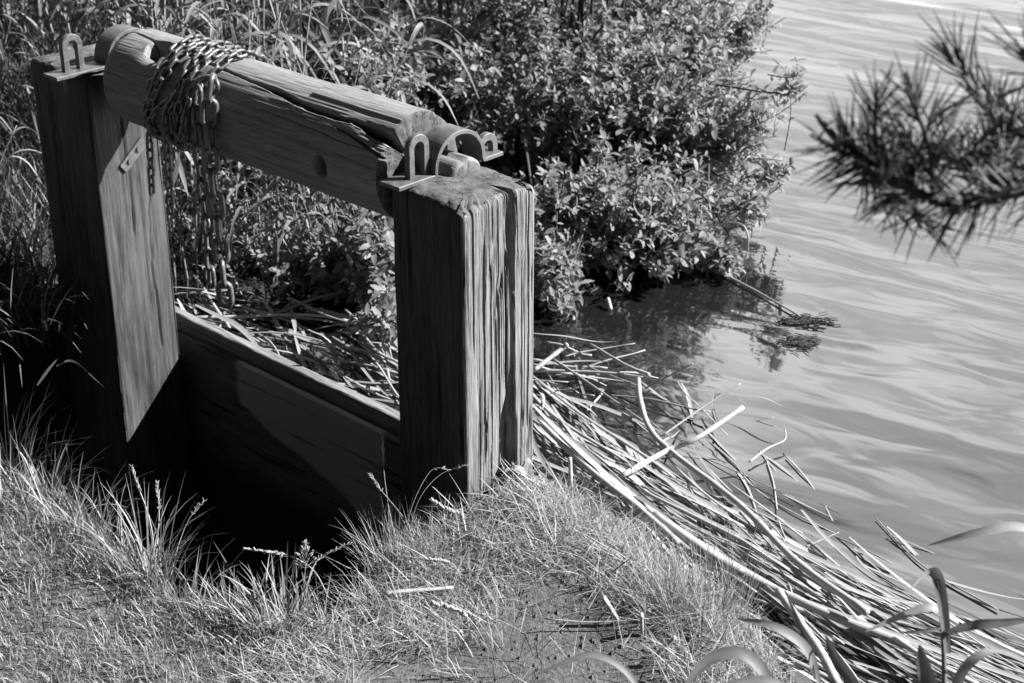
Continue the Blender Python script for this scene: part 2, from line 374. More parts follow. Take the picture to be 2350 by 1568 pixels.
# ------------------------------------------------------------------ timber posts
def crack(u, z, u0, wdt, dep, z0, z1, wander, seed, ap=0.05):
    c = u0 + wander * (vnoise(z * 6, z * 0 + seed, seed) - 0.5) + 0.3 * wander * (vnoise(z * 30, z * 0 + seed, seed + 1) - 0.5)
    ww = wdt * (0.55 + 0.9 * vnoise(z * 9, z * 0, seed + 2)) * sstep(z0, z0 + ap, z) * sstep(z1, z1 - ap, z) + 1e-5
    return dep * np.clip(ww / wdt, 0, 1) / (1 + np.abs((u - c) / ww) ** 10)
def post_mesh(name, wa, wb, z0, ztop, nA, nz, detail, mat):
    """local: a in [-wa,0], b in [0,wb]; the cracked face is a=0"""
    # perimeter
    seg = []
    def add(p, q, n, nrm, fid):
        for i in range(n):
            t = i / n; seg.append((p[0] + (q[0] - p[0]) * t, p[1] + (q[1] - p[1]) * t, nrm[0], nrm[1], fid, t))
    add((0, 0), (0, wb), nA, (1, 0), 0); add((0, wb), (-wa, wb), 26, (0, 1), 1); add((-wa, wb), (-wa, 0), 26, (-1, 0), 2); add((-wa, 0), (0, 0), 70, (0, -1), 3)
    S = np.array(seg); n = len(S)
    zs = np.concatenate([np.linspace(z0, -0.1, 20)[:-1], np.linspace(-0.1, ztop - 0.012, nz), ztop - 0.012 + 0.012 * np.sin(np.linspace(0.25, 1, 5) * math.pi / 2)])
    ctr = np.array([-wa / 2, wb / 2]); V = []
    for z in zs:
        u = S[:, 5]; zz = np.full(n, z); d = np.zeros(n)
        f0 = S[:, 4] == 0; f3 = S[:, 4] == 3; f12 = (S[:, 4] == 1) | (S[:, 4] == 2)
        if detail:
            uu = u[f0]; z_ = zz[f0]
            env = sstep(0.16, 0.26, uu) * (0.35 + 0.65 * sstep(0.95, 0.8, uu)) + 0.12
            rid = np.abs(vnoise(uu * 30 + 0.6 * vnoise(z_ * 7, uu * 3, 3), z_ * 3.2, 11) - 0.5) * 2
            rid2 = vnoise(uu * 75 + 1.5 * vnoise(z_ * 9, uu * 5, 4), z_ * 9, 17)
            dd = env * (0.006 * sstep(0.13, 0.03, rid) * sstep(.35, .6, vnoise(uu * 9, z_ * 6, 47)) + 0.0009 * rid2)
            big = 0.030 + 0.05 * sstep(0.36, 0.05, z_)
            dd = np.maximum(dd, crack(uu, z_, 0.665 , 0.036, 0.10, -1, 2, 0.025, 21))
            dd = np.maximum(dd, crack(uu, z_, 0.62, 0.070, 0.125, -1, 0.27, 0.06, 22, 0.12))
            dd = np.maximum(dd, crack(uu, z_, 0.56, 0.09, 0.125, -1, 0.10, 0.04, 23, 0.06))
            dd = np.maximum(dd, crack(uu, z_, 0.27, 0.012, 0.030, 0.08, 0.56, 0.025, 24))
            dd = np.maximum(dd, crack(uu, z_, 0.36, 0.008, 0.022, 0.0, 0.5, 0.025, 25))
            dd = np.maximum(dd, crack(uu, z_, 0.47, 0.008, 0.020, -0.1, 0.62, 0.025, 26))
            dd = np.maximum(dd, crack(uu, z_, 0.57, 0.009, 0.022, 0.2, 0.7, 0.025, 27))
            dd = np.maximum(dd, crack(uu, z_, 0.80, 0.006, 0.014, -0.1, 0.5, 0.025, 28))
            dd = np.maximum(dd, crack(uu, z_, 0.12, 0.008, 0.004, 0.3, 0.7, 0.025, 29))
            dd = np.maximum(dd, crack(uu, z_, 0.90, 0.008, 0.006, 0.1, 0.7, 0.025, 30))
            d[f0] = dd
        else:
            d[f0] = 0.0015 * vnoise(u[f0] * 30, zz[f0] * 4, 12) + crack(u[f0], zz[f0], 0.42, 0.02, 0.004, 0.2, 0.7, 0.1, 31) + crack(u[f0], zz[f0], 0.72, 0.015, 0.003, -0.1, 0.4, 0.1, 35)
        d[f3] = 0.0016 * vnoise(u[f3] * 26, zz[f3] * 3, 13) + crack(u[f3], zz[f3], 0.30 if not detail else 0.45, 0.02, 0.010 if not detail else 0.004, 0.0, 0.7, 0.05, 33)
        d[f12] = 0.002 * vnoise(u[f12] * 20, zz[f12] * 4, 14)
        # rounded, worn arrises
        e = np.minimum(u, 1 - u) * np.where(f0 | (S[:, 4] == 2), wb, wa)
        rr = 0.006 + 0.004 * vnoise(zz * 14, S[:, 4] * 3.3, 15)
        d = d + np.where(e < rr, rr - np.sqrt(np.maximum(rr ** 2 - (rr - e) ** 2, 0)), 0) * 0.8
        q = np.clip((z - (ztop - 0.012)) / 0.012, 0, 1); ins = 0.009 * (1 - math.sqrt(max(0, 1 - q * q)))
        d = d + ins * (0.4 + 1.2 * vnoise(np.arange(n) * 0.15, zz * 0, 16))
        x = S[:, 0] - S[:, 2] * d; y = S[:, 1] - S[:, 3] * d
        # worn top: corners drop
        cor = np.exp(-((S[:, 0]) ** 2 + S[:, 1] ** 2) / 0.0022) + 0.5 * np.exp(-((S[:, 0]) ** 2 + (S[:, 1] - wb) ** 2) / 0.0015)
        drop = (0.010 * cor + 0.006 * (fbm(S[:, 0] * 60, S[:, 1] * 60, 18) - 0.3)) * sstep(ztop - 0.12, ztop, z)
        V.append(np.stack([x, y, zz - drop], 1))
    nside = len(V)
    top = V[-1]
    for s in (0.97, 0.92, 0.85, 0.77, 0.68, 0.58, 0.47, 0.36, 0.25, 0.14, 0.05):
        xy = ctr + (S[:, :2] - ctr) * s * 0.97 + (top[:, :2] - (ctr + (S[:, :2] - ctr) * 0.97)) * s ** 5
        zz = ztop + 0.003 + 0.005 * (fbm(xy[:, 0] * 40, xy[:, 1] * 40, 19) - 0.5) - (ztop + 0.003 - top[:, 2]) * s ** 6
        V.append(np.concatenate([xy, zz[:, None]], 1))
    nr = len(V); V = np.concatenate(V); F = grid_faces(nr, n, True)
    mid = np.where(np.arange(len(F)) // n >= nside - 1, 1, np.where(S[np.arange(len(F)) % n, 4] > 0, 2, 0))
    k = len(V); V = np.concatenate([V, [[ctr[0], ctr[1], ztop + 0.003]]]); i = np.arange(n)
    tri = np.stack([(nr - 1) * n + i, (nr - 1) * n + (i + 1) % n, np.full(n, k)], 1)
    return mesh_np(name, V, [F, tri], mat, True, None, np.concatenate([mid, np.full(n, 1)]))
PT_TOP = 0.60
post_r = link('wooden_post', post_mesh('wooden_post', .18, .18, -0.6, PT_TOP, 230, 230, True, [M['post'], M['end'], M['oak_shade']]), None, Wd(0, 0, 0), TH)
tag(post_r, 'thick square timber post with deep weathered cracks standing in the grass, nearer the water', 'post')
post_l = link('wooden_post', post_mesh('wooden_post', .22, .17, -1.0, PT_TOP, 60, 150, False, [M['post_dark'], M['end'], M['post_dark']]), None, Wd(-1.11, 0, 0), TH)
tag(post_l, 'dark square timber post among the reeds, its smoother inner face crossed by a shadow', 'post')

# ------------------------------------------------------------------ iron strap with arch and two staple loops (parts of each post)
def strap_mesh(a0, a1, b0, b1, bc, r, hgt, z, th=0.007):
    path = [(b0, 0.0)] + [(b, 0.0) for b in np.linspace(b0, bc - r - 0.004, 6)[1:]]
    path += [(bc - r * math.cos(q), 0.004 + hgt * math.sin(q) ** 0.8) for q in np.linspace(0.04, math.pi - 0.04, 28)]
    path += [(b, 0.0) for b in np.linspace(bc + r + 0.004, b1, 6)]
    path = np.array(path); t = np.gradient(path, axis=0); t /= np.linalg.norm(t, axis=1)[:, None]; nrm = np.stack([-t[:, 1], t[:, 0]], 1)
    o = path + nrm * th; rows = []
    for p, q in zip(path, o):
        e = 0.0012
        rows.append([(a0, p[0], z + p[1]), (a0, q[0], z + q[1] - e), (a0 + e, q[0], z + q[1]), (a1 - e, q[0], z + q[1]), (a1, q[0], z + q[1] - e), (a1, p[0], z + p[1])])
    V = np.array(rows).reshape(-1, 3); m = len(path); F = grid_faces(m, 6, True)
    caps = np.array([[0, 1, 4, 5], [1, 2, 3, 4], [(m - 1) * 6 + 5, (m - 1) * 6 + 4, (m - 1) * 6 + 1, (m - 1) * 6], [(m - 1) * 6 + 4, (m - 1) * 6 + 3, (m - 1) * 6 + 2, (m - 1) * 6 + 1]])
    return V, [np.concatenate([F, caps])]
def loop_mesh(a, b, z, wid, hgt, th, dep):
    """upright staple: flat bar bent to an inverted U, in the b-z plane"""
    ro = wid / 2; ri = ro - th; P = []
    for q in np.linspace(0, math.pi, 17): P.append((math.cos(q), math.sin(q)))
    oc = [(ro, 0.0)] + [(ro * c, hgt - ro + ro * s) for c, s in P] + [(-ro, 0.0)]
    ic = [(ri, 0.0)] + [(ri * c, hgt - ro + ri * s) for c, s in P] + [(-ri, 0.0)]
    rows = []
    for (ob, oz), (ib, iz) in zip(oc, ic):
        e = 0.0016; mx, mz = (ob - ib), (oz - iz); L = math.hypot(mx, mz); mx *= e / L; mz *= e / L
        rows.append([(a - dep / 2, b + ib + mx, z + iz + mz), (a - dep / 2, b + ob - mx, z + oz - mz), (a - dep / 2 + e, b + ob, z + oz), (a + dep / 2 - e, b + ob, z + oz), (a + dep / 2, b + ob - mx, z + oz - mz), (a + dep / 2, b + ib + mx, z + iz + mz), (a + dep / 2 - e, b + ib, z + iz), (a - dep / 2 + e, b + ib, z + iz)])
    V = np.array(rows).reshape(-1, 3); m = len(rows); F = grid_faces(m, 8, True)
    return V, [F]
def bracket(parent, ca, b0, b1, loops):
    V, f = strap_mesh(ca - .026, ca + .026, b0, b1,   .127, .056, .062, PT_TOP + .004)
    s = link('iron_strap', mesh_np('iron_strap', V, f, M['iron'], False), parent)
    for (da, lb, zb, lh) in loops:
        V, f = loop_mesh(ca + da, lb, PT_TOP + zb, .050, lh, .0145, .013)
        link('staple_loop', mesh_np('staple_loop', V, f, M['iron'], False), s)
bracket(post_r, -.158, -.022, .236, ((.006, .040, -.03, .118), (.006, .212, .0, .048)))
bracket(post_l, -.034, -.062, .225, ((.0, -.005, -.03, .118), (.0, .205, .0, .045)))
dd_ = np.array([0, .77, .64]); ee_ = np.array([0, -.64, .77]); c_ = np.array([.0, .096, .407]); V = []
for x_ in (-.002, .004):
    for p_, q_ in ((-1, -.8), (-.92, -1), (1, -1), (1, 1), (-.92, 1), (-1, .8)): V.append(c_ + np.array([x_, 0, 0]) + dd_ * .040 * p_ + ee_ * .012 * q_)
f = [np.array([[0, 1, 4, 5], [1, 2, 3, 4], [6, 11, 10, 7], [7, 10, 9, 8]]), np.array([[i_, i_ + 6, (i_ + 1) % 6 + 6, (i_ + 1) % 6] for i_ in range(6)])]
tab = link('iron_tab', mesh_np('iron_tab', V, f, M['iron'], False), post_l)
for bb, zz in ((.083, .396), (.108, .417)):
    V, f = tube([(0.004, bb, zz), (0.008, bb, zz)], .0055, 8)
    link('bolt', mesh_np('bolt', V, f, M['iron'], False), tab)

# ------------------------------------------------------------------ windlass log
LR, LB, LZ, LA0, LA1 = 0.10, 0.09, 0.60, -1.045, -0.205
def cyl_hit(px, py):
    d = ray(px, py); o = CAM - C0; ob, oz = o @ BX - LB, o[2] - LZ; db, dz = d @ BX, d[2]
    A_, B_, C_ = db * db + dz * dz, 2 * (ob * db + oz * dz), ob * ob + oz * oz - LR ** 2
    D = B_ * B_ - 4 * A_ * C_
    t = (-B_ - math.sqrt(max(D, 0))) / (2 * A_)
    p = o + d * t; return p @ AX, (math.atan2(p[2] - LZ, p @ BX - LB) + math.pi / 2) % (2 * math.pi) - math.pi / 2
na, nth = 520, 520
aa = np.linspace(LA0, LA1, na); th = np.concatenate([np.linspace(-0.6, 4.3, nth - 30), np.linspace(4.3, 2 * math.pi - 0.6, 31)[1:]])
A2, T2 = np.meshgrid(aa, th, indexing='ij'); ang = np.mod(T2 + math.pi / 2, 2 * math.pi) - math.pi / 2
U2 = ang * LR
dep = 0.0035 * (fbm(A2 * 4, U2 * 22, 41) - 0.5) + 0.0018 * (vnoise(A2 * 14, U2 * 260, 42) - 0.5) + 0.002 * (fbm(A2 * 3 + 7, U2 * 9, 44) - .5)
def line_crack(px, width, depth, seed, rag=0.002, power=8):
    global dep
    h = np.array([cyl_hit(x, y) for x, y in px]); o = np.argsort(h[:, 0]); h = h[o]
    cc = np.interp(A2, h[:, 0], h[:, 1] * LR) + rag * 2 * (fbm(A2 * 28, A2 * 0 + seed, seed) - 0.5)
    ww = np.interp(A2, h[:, 0], np.asarray(width)[o]) * (0.7 + 0.6 * vnoise(A2 * 40, A2 * 0, seed + 3))
    inside = (A2 > h[0, 0]) & (A2 < h[-1, 0])
    dep = np.maximum(dep, np.where(inside, depth / (1 + np.abs((U2 - cc) / (ww + 1e-6)) ** power), 0))
line_crack([(300, 70), (330, 82), (366, 99), (400, 114), (436, 126), (520, 163), (578, 187)], [.001, .002, .0035, .003, .003, .002, .0015], .03, 51)
line_crack([(578, 187), (620, 203), (667, 226), (700, 241), (750, 262), (805, 279)], [.0015, .0035, .004, .0045, .004, .003], .035, 52, .002)
line_crack([(795, 272), (830, 288), (860, 302), (890, 316), (925, 330), (960, 345)], [.002, .005, .008, .011, .013, .014], .05, 53, .003)
line_crack([(640, 222), (690, 243), (720, 256)], [.0006, .0015, .0006], .008, 54, .002)
line_crack([(770, 290), (830, 330), (870, 362), (905, 385)], [.0006, .002, .003, .004], .012, 55, .003)
line_crack([(600, 250), (700, 290), (800, 330), (870, 355)], [.0004, .0010, .0008, .0005], .004, 58, .002)
# ragged sunk bed below the wedge, near the right end
h1 = np.array([cyl_hit(x, y) for x, y in [(800, 280), (860, 325), (930, 352), (1000, 372)]])
cc = np.interp(A2, h1[:, 0], h1[:, 1] * LR); ramp_ = sstep(h1[0, 0], h1[2, 0], A2)
bed = ramp_ * 0.022 * np.exp(-((U2 - cc + 0.008) / 0.016) ** 2) * (0.55 + 0.9 * vnoise(A2 * 60, U2 * 420, 61)); dep = np.maximum(dep, bed)
# mortise with a rounded end, and the dark peg hole
mort = np.array([cyl_hit(x, y) for x, y in [(330, 120), (348, 133), (372, 133), (404, 112), (408, 104), (385, 97), (358, 94), (343, 102)]])
mp_ = np.stack([mort[:, 0], mort[:, 1] * LR], 1)
sd = sd_poly(np.stack([A2.ravel(), U2.ravel()], 1), mp_).reshape(A2.shape)
dep = np.maximum(dep, 0.065 * sstep(0.004, -0.006, sd))
sad = np.array(cyl_hit(352, 128)); dep = np.maximum(dep, 0.016 * np.exp(-(((A2 - sad[0]) / .030) ** 2 + ((U2 - sad[1] * LR) / .014) ** 2)))
hb = np.array(cyl_hit(733, 383)); rr_ = np.hypot((A2 - hb[0]) / 0.019, (U2 - hb[1] * LR) / 0.022); dep = np.maximum(dep, 0.06 * sstep(1.05, 0.8, rr_))
# slab step on the crown and end rounding
st = np.array(cyl_hit(735, 205)); dep = dep - 0.004 * sstep(st[0] - .004, st[0] + .004, A2) * sstep(1.05, 1.15, ang) * sstep(2.0, 1.9, ang)
rnd = np.clip((LA0 + 0.03 - A2) / 0.03, 0, 1); dep = dep + 0.014 * (1 - np.sqrt(1 - np.minimum(rnd, .999) ** 2))
R2 = LR - dep
LV = np.stack([A2, R2 * np.cos(T2), R2 * np.sin(T2)], -1)
parts = [LV.reshape(-1, 3)]; rows = na
rings_l = []; 
for s, da in ((0.93, -.004), (0.8, -.006), (0.55, -.007), (0.25, -.007), (0.02, -.007)):
    v = LV[0].copy(); v[:, 1:] *= s; v[:, 0] += da; rings_l.append(v)
rings_r = []
for s, da in ((0.985, .003), (0.9, .004), (0.7, .003), (0.4, .004), (0.02, .004)):
    v = LV[-1].copy(); rr0 = np.hypot(v[:, 1], v[:, 2])[:, None]; v[:, 1:] *= s; v[:, 0] += da + 0.004 * (vnoise(v[:, 1] * 90, v[:, 2] * 90, 63) - .5); rings_r.append(v)
allr = np.concatenate([np.array(rings_l[::-1]), LV, np.array(rings_r)], 0)
mid = np.zeros(len(grid_faces(len(allr), nth, True)), int); q_ = np.arange(len(mid)) // nth; mid[(q_ < 5) | (q_ >= len(allr) - 6)] = 1
log = link('windlass_log', mesh_np('windlass_log', allr.reshape(-1, 3) , [grid_faces(len(allr), nth, True)[:, ::-1]], [M['log'], M['end']], True, None, mid), None, Wd(0, LB, LZ), TH)
tag(log, 'round weathered windlass log with a long split, lying across the two posts', 'log')
def axle(name, a0, a1, r, seed):
    q = np.linspace(0, 2 * math.pi, 40, endpoint=False); xs = np.linspace(a0, a1, 14); rows = []
    for i, x in enumerate(xs):
        rr = r * (1 + 0.05 * (vnoise(q * 3, q * 0 + x * 20, seed) - .5)); e = min(x - a0, a1 - x); rr = rr - 0.006 * max(0, 1 - e / 0.006) 
        rr = rr - 0.012 / (1 + np.abs((q - 1.75) / 0.07) ** 4)
        rows.append(np.stack([np.full(40, x), rr * np.cos(q), rr * np.sin(q)], 1))
    for e, x in ((0, a0), (1, a1)):
        pass
    V = np.concatenate([[np.stack([np.full(40, a0), .0 * q, .0 * q], 1)], rows, [np.stack([np.full(40, a1), .0 * q, .0 * q], 1)]]).reshape(-1, 3)
    F = grid_faces(16, 40, True); mi = np.zeros(len(F), int); mi[-40:] = 1; mi[:40] = 1
    return link(name, mesh_np(name, V, [F[:, ::-1]], [M['log'], M['end']], True, None, mi), log)
ax = axle('axle', -.215, -.112, .041, 71); ax.location = (0, .036, -.010)
ax = axle('axle', -1.20, -1.03, .043, 72); ax.location = (0, .036, -.006)

# ------------------------------------------------------------------ sluice board between the posts
def board(b0, b1, z0, z1, a0, a1, seed, n=160, m=30):
    aa = np.linspace(a0, a1, n); prof = []
    for i in range(m): prof.append((b0, z0 + (z1 - z0) * i / m))
    prof += [(b0, z1 - .002), (b0 + .003, z1)] + [(b0 + (b1 - b0) * t, z1) for t in (.3, .5, .7)] + [(b1 - .003, z1), (b1, z1 - .003), (b1, z0)]
    prof = np.array(prof); k_ = len(prof); rows = []
    for a in aa:
        zz = prof[:, 1] + np.where(prof[:, 1] > z1 - .01, 0.006 * (fbm(a * 14 + prof[:, 0] * 80, prof[:, 0] * 40, seed) - .5), 0)
        bb = prof[:, 0] + 0.003 * (fbm(prof[:, 1] * 40, prof[:, 1] * 0 + a * 3, seed + 1) - .5)
        rows.append(np.stack([np.full(k_, a), bb, zz], 1))
    V = np.array(rows).reshape(-1, 3); F = grid_faces(n, k_, True)
    return V, [F]
k, c, h = wood('board_wood', 0.03, 0.10, ALONG, patch=0.7)
tc = k.n('TexCoord'); sp = k.n('SeparateXYZ'); k.l(tc.outputs['Object'], sp.inputs[0])
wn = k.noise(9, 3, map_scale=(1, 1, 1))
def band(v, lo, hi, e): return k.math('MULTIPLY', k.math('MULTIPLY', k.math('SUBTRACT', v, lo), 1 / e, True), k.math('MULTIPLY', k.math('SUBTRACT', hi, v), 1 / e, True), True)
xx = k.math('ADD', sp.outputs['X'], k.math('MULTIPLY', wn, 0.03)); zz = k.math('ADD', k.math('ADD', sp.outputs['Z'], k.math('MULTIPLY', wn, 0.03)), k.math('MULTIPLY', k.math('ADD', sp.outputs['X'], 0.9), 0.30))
bounce_patch = k.math('MULTIPLY', band(xx, -0.93, -0.43, 0.015), band(zz, -.185, 0.6, 0.012))  # paler slanting patch: bounce light on the board put into its colour
m3 = k.n('Mix', data_type='RGBA'); k.l(k.math('MULTIPLY', bounce_patch, 0.9), m3.inputs[0]); k.l(c, m3.inputs[6]); k.l(k.ramp(h, [(0.5, 0.12), (1.3, 0.30)]), m3.inputs[7])
low_shade = k.math('MULTIPLY', k.math('ADD', k.math('ADD', sp.outputs['Z'], k.math('MULTIPLY', wn, 0.10)), 0.36), 14.0, True); low_shade = k.math('ADD', k.math('MULTIPLY', low_shade, 0.85), 0.15)  # board darkens downwards: shade of the pit painted in
m4 = k.n('Mix', data_type='RGBA', blend_type='MULTIPLY'); m4.inputs[0].default_value = 1; k.l(m3.outputs[2], m4.inputs[6]); k.l(low_shade, m4.inputs[7])
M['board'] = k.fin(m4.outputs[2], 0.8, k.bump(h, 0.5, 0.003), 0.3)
bo = link('sluice_board', None, None, Wd(0, 0, 0), TH)
tag(bo, 'long horizontal wooden sluice board closing the gap between the posts, reeds piled behind it', 'board')
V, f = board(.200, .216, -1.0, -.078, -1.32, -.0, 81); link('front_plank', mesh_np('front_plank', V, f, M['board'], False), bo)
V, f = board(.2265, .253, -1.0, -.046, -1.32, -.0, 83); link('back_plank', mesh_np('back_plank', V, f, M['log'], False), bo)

# ------------------------------------------------------------------ chains
def link_verts(L, wid, r, n=18, m=7):
    """stadium ring in the local x(long)-y plane"""
    half = L / 2 - r; R_ = wid / 2 - r; st_ = half - R_; path = []
    for q in np.linspace(-math.pi / 2, math.pi / 2, n // 2): path.append((st_ + R_ * math.cos(q), R_ * math.sin(q), 0))
    for q in np.linspace(math.pi / 2, 1.5 * math.pi, n // 2): path.append((-st_ + R_ * math.cos(q), R_ * math.sin(q), 0))
    path = np.array(path); nxt = np.roll(path, -1, 0) - np.roll(path, 1, 0); nxt /= np.linalg.norm(nxt, axis=1)[:, None]
    out = np.cross(nxt, [0, 0, 1.0]); V = []
    for p, o in zip(path, out):
        for q in np.linspace(0, 2 * math.pi, m, endpoint=False): V.append(p + r * (math.cos(q) * o + np.array([0, 0, math.sin(q)])))
    n_ = len(path); F = grid_faces(n_, m, True).tolist(); last = [[(n_ - 1) * m + i, (n_ - 1) * m + (i + 1) % m, (i + 1) % m, i] for i in range(m)]
    return np.array(V), [np.array(F + last)]
def frame_mat(p, x, y):
    x = x / np.linalg.norm(x); y = y - x * (x @ y); y /= np.linalg.norm(y) + 1e-9; z = np.cross(x, y)
    return Matrix(((x[0], y[0], z[0], p[0]), (x[1], y[1], z[1], p[1]), (x[2], y[2], z[2], p[2]), (0, 0, 0, 1)))
def resample(path, step):
    path = np.asarray(path); s = np.concatenate([[0], np.cumsum(np.linalg.norm(np.diff(path, axis=0), axis=1))]); q = np.arange(0, s[-1], step)
    return np.stack([np.interp(q, s, path[:, i]) for i in range(3)], 1)
def chain(name, root_label, path, normals, L, wid, r, loc, limit=100, keep=None, jit=0.25, parent=None):
    root = parent or link(name, None, None, loc); 
    if parent is None: tag(root, root_label, 'chain')
    lv, lf = link_verts(L, wid, r); me = mesh_np('chain_link', lv, lf, M['chain'])
    step = L - 2.6 * r; pts = resample(path, step); nr = resample(normals, 1e9) if False else None
    s0 = np.concatenate([[0], np.cumsum(np.linalg.norm(np.diff(path, axis=0), axis=1))]); q = np.arange(0, s0[-1], step)
    N = np.stack([np.interp(q, s0, normals[:, i]) for i in range(3)], 1)
    mats = []
    for i in range(len(pts) - 1):
        p = (pts[i] + pts[i + 1]) / 2; x = pts[i + 1] - pts[i]; n = N[i] / (np.linalg.norm(N[i]) + 1e-9); y = np.cross(n, x / np.linalg.norm(x))
        an = (math.radians(42) if i % 2 else math.radians(-42)) + random.gauss(0, jit)
        yy = y * math.cos(an) + n * math.sin(an)
        mats.append(frame_mat(p - np.asarray(loc), x, yy))
    order = list(range(len(mats))) if keep is None else sorted(range(len(mats)), key=lambda i: keep(pts[i]))
    rest = []
    for j, i in enumerate(order):
        if j < limit:
            o = bpy.data.objects.new('chain_link', me); COL.objects.link(o); o.parent = root; o.matrix_local = mats[i]
        else: rest.append(i)
    if rest:
        ps = [((np.array(mats[i])[:3, :3] @ lv.T).T + np.array(mats[i])[:3, 3], lf, None) for i in rest]
        V, f, t = merge(ps); o = link('chain_links', mesh_np('chain_links', V, f, M['chain']), root); tag(o, kind='stuff')
    return root
def lp(a, th_, r): return Wd(a, LB + r * math.cos(th_), LZ + r * math.sin(th_))
# wound chain: turns run round the log, crowding and crossing on the crown
pth = []; nrm = []
turns = 6
A_at = lambda t: -.925 + .185 * (t / turns) + 0.034 * math.sin(t * 2.3 + 0.6)
for i in range(turns * 90):
    t = i / 90; th_ = -2.0 - t * 2 * math.pi
    aa_ = A_at(t) + 0.05 * math.sin(th_ - 0.6)
    pth.append(lp(aa_, th_, LR + .0065 + 0.006 * (vnoise(t * 9, 0 * t, 77)))); nrm.append(BX * math.cos(th_) + ZX * math.sin(th_))
coil = chain('wound_chain', 'small linked chain wound several turns round the windlass log', np.array(pth), np.array(nrm), .0335, .0210, .0037, Wd(-.83, LB, LZ), keep=lambda p: -(p[2] - 0.6 * ((p - C0) @ BX)), jit=.4)
def hang(pts, wob=0.0): return spline(pts, 120)
def hang_chain(label, pts, L, wid, r, jit=0.15, face=None):
    p = hang(pts); n = np.tile(-BX * 0.7 + AX * 0.7 if face is None else face, (len(p), 1)); return chain('hanging_chain', label, p, n, L, wid, r, p[0], jit=jit)
FB = LB - LR
def V3(px, py, b): # point on vertical plane at b
    d = ray(px, py); P0 = Wd(0, b, 0); return CAM + d * (((P0 - CAM) @ BX) / (d @ BX))
hang_chain('short end of small chain hanging in front of the lit face of the far post', [V3(395, 225, -.018), V3(352, 262, -.03), V3(342, 300, -.03), V3(346, 370, -.03), V3(349, 452, -.03)], .0275, .0175, .0032)
hang_chain('small chain end hanging along the edge of the far post, beside pale reed leaves', [V3(405, 215, -.02), V3(378, 270, -.03), V3(385, 350, -.03), V3(389, 420, -.03), V3(392, 500, -.03)], .0275, .0175, .0032)
big = [V3(489, 176, -.015), V3(482, 225, -.024), V3(480, 300, -.03), V3(487, 400, -.03), V3(500, 500, -.03), V3(508, 590, -.03), V3(521, 725, -.03)]
hang_chain('heavy long chain of big links hanging free below the log', big, .062, .036, .0058, 0.1, AX)
hang_chain('second heavy chain hanging close beside the long free chain, slightly farther back', [V3(455, 200, -.012), V3(455, 300, -.02), V3(465, 420, -.016), V3(478, 520, -.012), V3(484, 600, -.01), V3(489, 690, -.01)], .050, .030, .0046, 0.1, AX * .8 + BX * .6)
hang_chain('slack loop of small chain drooping from the wound chain against the log', [V3(440, 205, -.018), V3(425, 270, -.028), V3(415, 320, -.03), V3(400, 300, -.03), V3(392, 240, -.022)], .0275, .0175, .0032)
# shackle ring over the front of the log
sh = spline([V3(445, 208, -.012), V3(452, 186, -.014), V3(472, 176, -.014), V3(492, 181, -.014), V3(500, 200, -.016), V3(490, 216, -.018)], 24)
V, f = tube(sh, .0045, 8); o = link('shackle', mesh_np('shackle', V - sh[0], f, M['chain']), None, sh[0]); tag(o, 'open iron shackle lying on the log front where the heavy chains hang', 'shackle')

# ------------------------------------------------------------------ bank turf (uncountable grass)
def on_bank(P):
    dw = sd_poly(P, water_poly); dp = sd_poly(P, pit_poly)
    return dw, dp
def scatter(n, x0, x1, y0, y1): return np.stack([rng.uniform(x0, x1, n), rng.uniform(y0, y1, n)], 1)
Q = np.concatenate([scatter(175000, -1.35, 1.15, 1.75, 3.25), scatter(45000, -2.3, -1.35, 1.3, 3.3), scatter(32000, -1.35, 1.5, 1.25, 1.75)])
dw, dp = on_bank(Q); dm = sd_poly(Q, mud_poly) + .10 * (fbm(Q[:, 0] * 16, Q[:, 1] * 16, 104) - .5)
a_, b_ = ab(np.concatenate([Q, np.zeros((len(Q), 1))], 1))
clump = fbm(Q[:, 0] * 14, Q[:, 1] * 14, 101)
dens = np.where(dm < 0, 0.012, 1.0) * np.where(dm < .05, 0.4, 1) * (0.45 + 0.75 * clump)
inpost = (a_ > -.19) & (a_ < .01) & (b_ > -.01) & (b_ < .19)
ok = (dw > 0.0) & (dp > -.02) & (rng.random(len(Q)) < dens) & ~inpost & ~((b_ > .15) & (a_ < .0))
Q = Q[ok]; clump = clump[ok]; dp = dp[ok]; dw = dw[ok]
P3 = np.concatenate([Q, ground_h(Q)[:, None]], 1); P3[:, 2] = np.maximum(P3[:, 2], -.03) - .002
u, v, kk = project(P3)
N = len(P3)
left = sstep(900, 500, u)                       # fine green lawn on the left, dry tangle on the right
edge = np.exp(-np.clip(dp, 0, 1) / .05)
Ln = (0.020 + 0.034 * rng.random(N) ** 1.6) * (0.6 + 1.2 * clump) * (1 + 0.8 * edge * rng.random(N)) * np.where(left > .5, 1.0, 1.15)
lean = np.where(rng.random(N) < 0.45 * (1 - left) + 0.05, rng.uniform(0.9, 1.45, N), rng.uniform(0.05, 0.75, N))
bend = rng.uniform(0.0, 1.1, N)
pf = np.hypot(P3[:, 0] - C0[0] - .06, P3[:, 1] - C0[1] - .02); Ln = Ln * (1 - .55 * np.exp(-(pf / .14) ** 2)); Ln = Ln * np.where(u < 800, 1 - .42 * sstep(1280, 1450, v), 1)
az = rng.uniform(0, 2 * math.pi, N)
tone = np.clip(0.22 + 0.75 * rng.random(N) ** 1.3 + 0.25 * (clump - .5) + 0.10 * (1 - left), 0, 1)
V, f, T = blades(P3, Ln, rng.uniform(.0010, .0027, N) * (1 - .15 * left), az, lean, bend, 3, tone)
tag(link('turf_grass', mesh_np('turf_grass', V, f, M['grass'], True, T)), 'short sunlit grass covering the near bank', 'grass', kind='stuff')
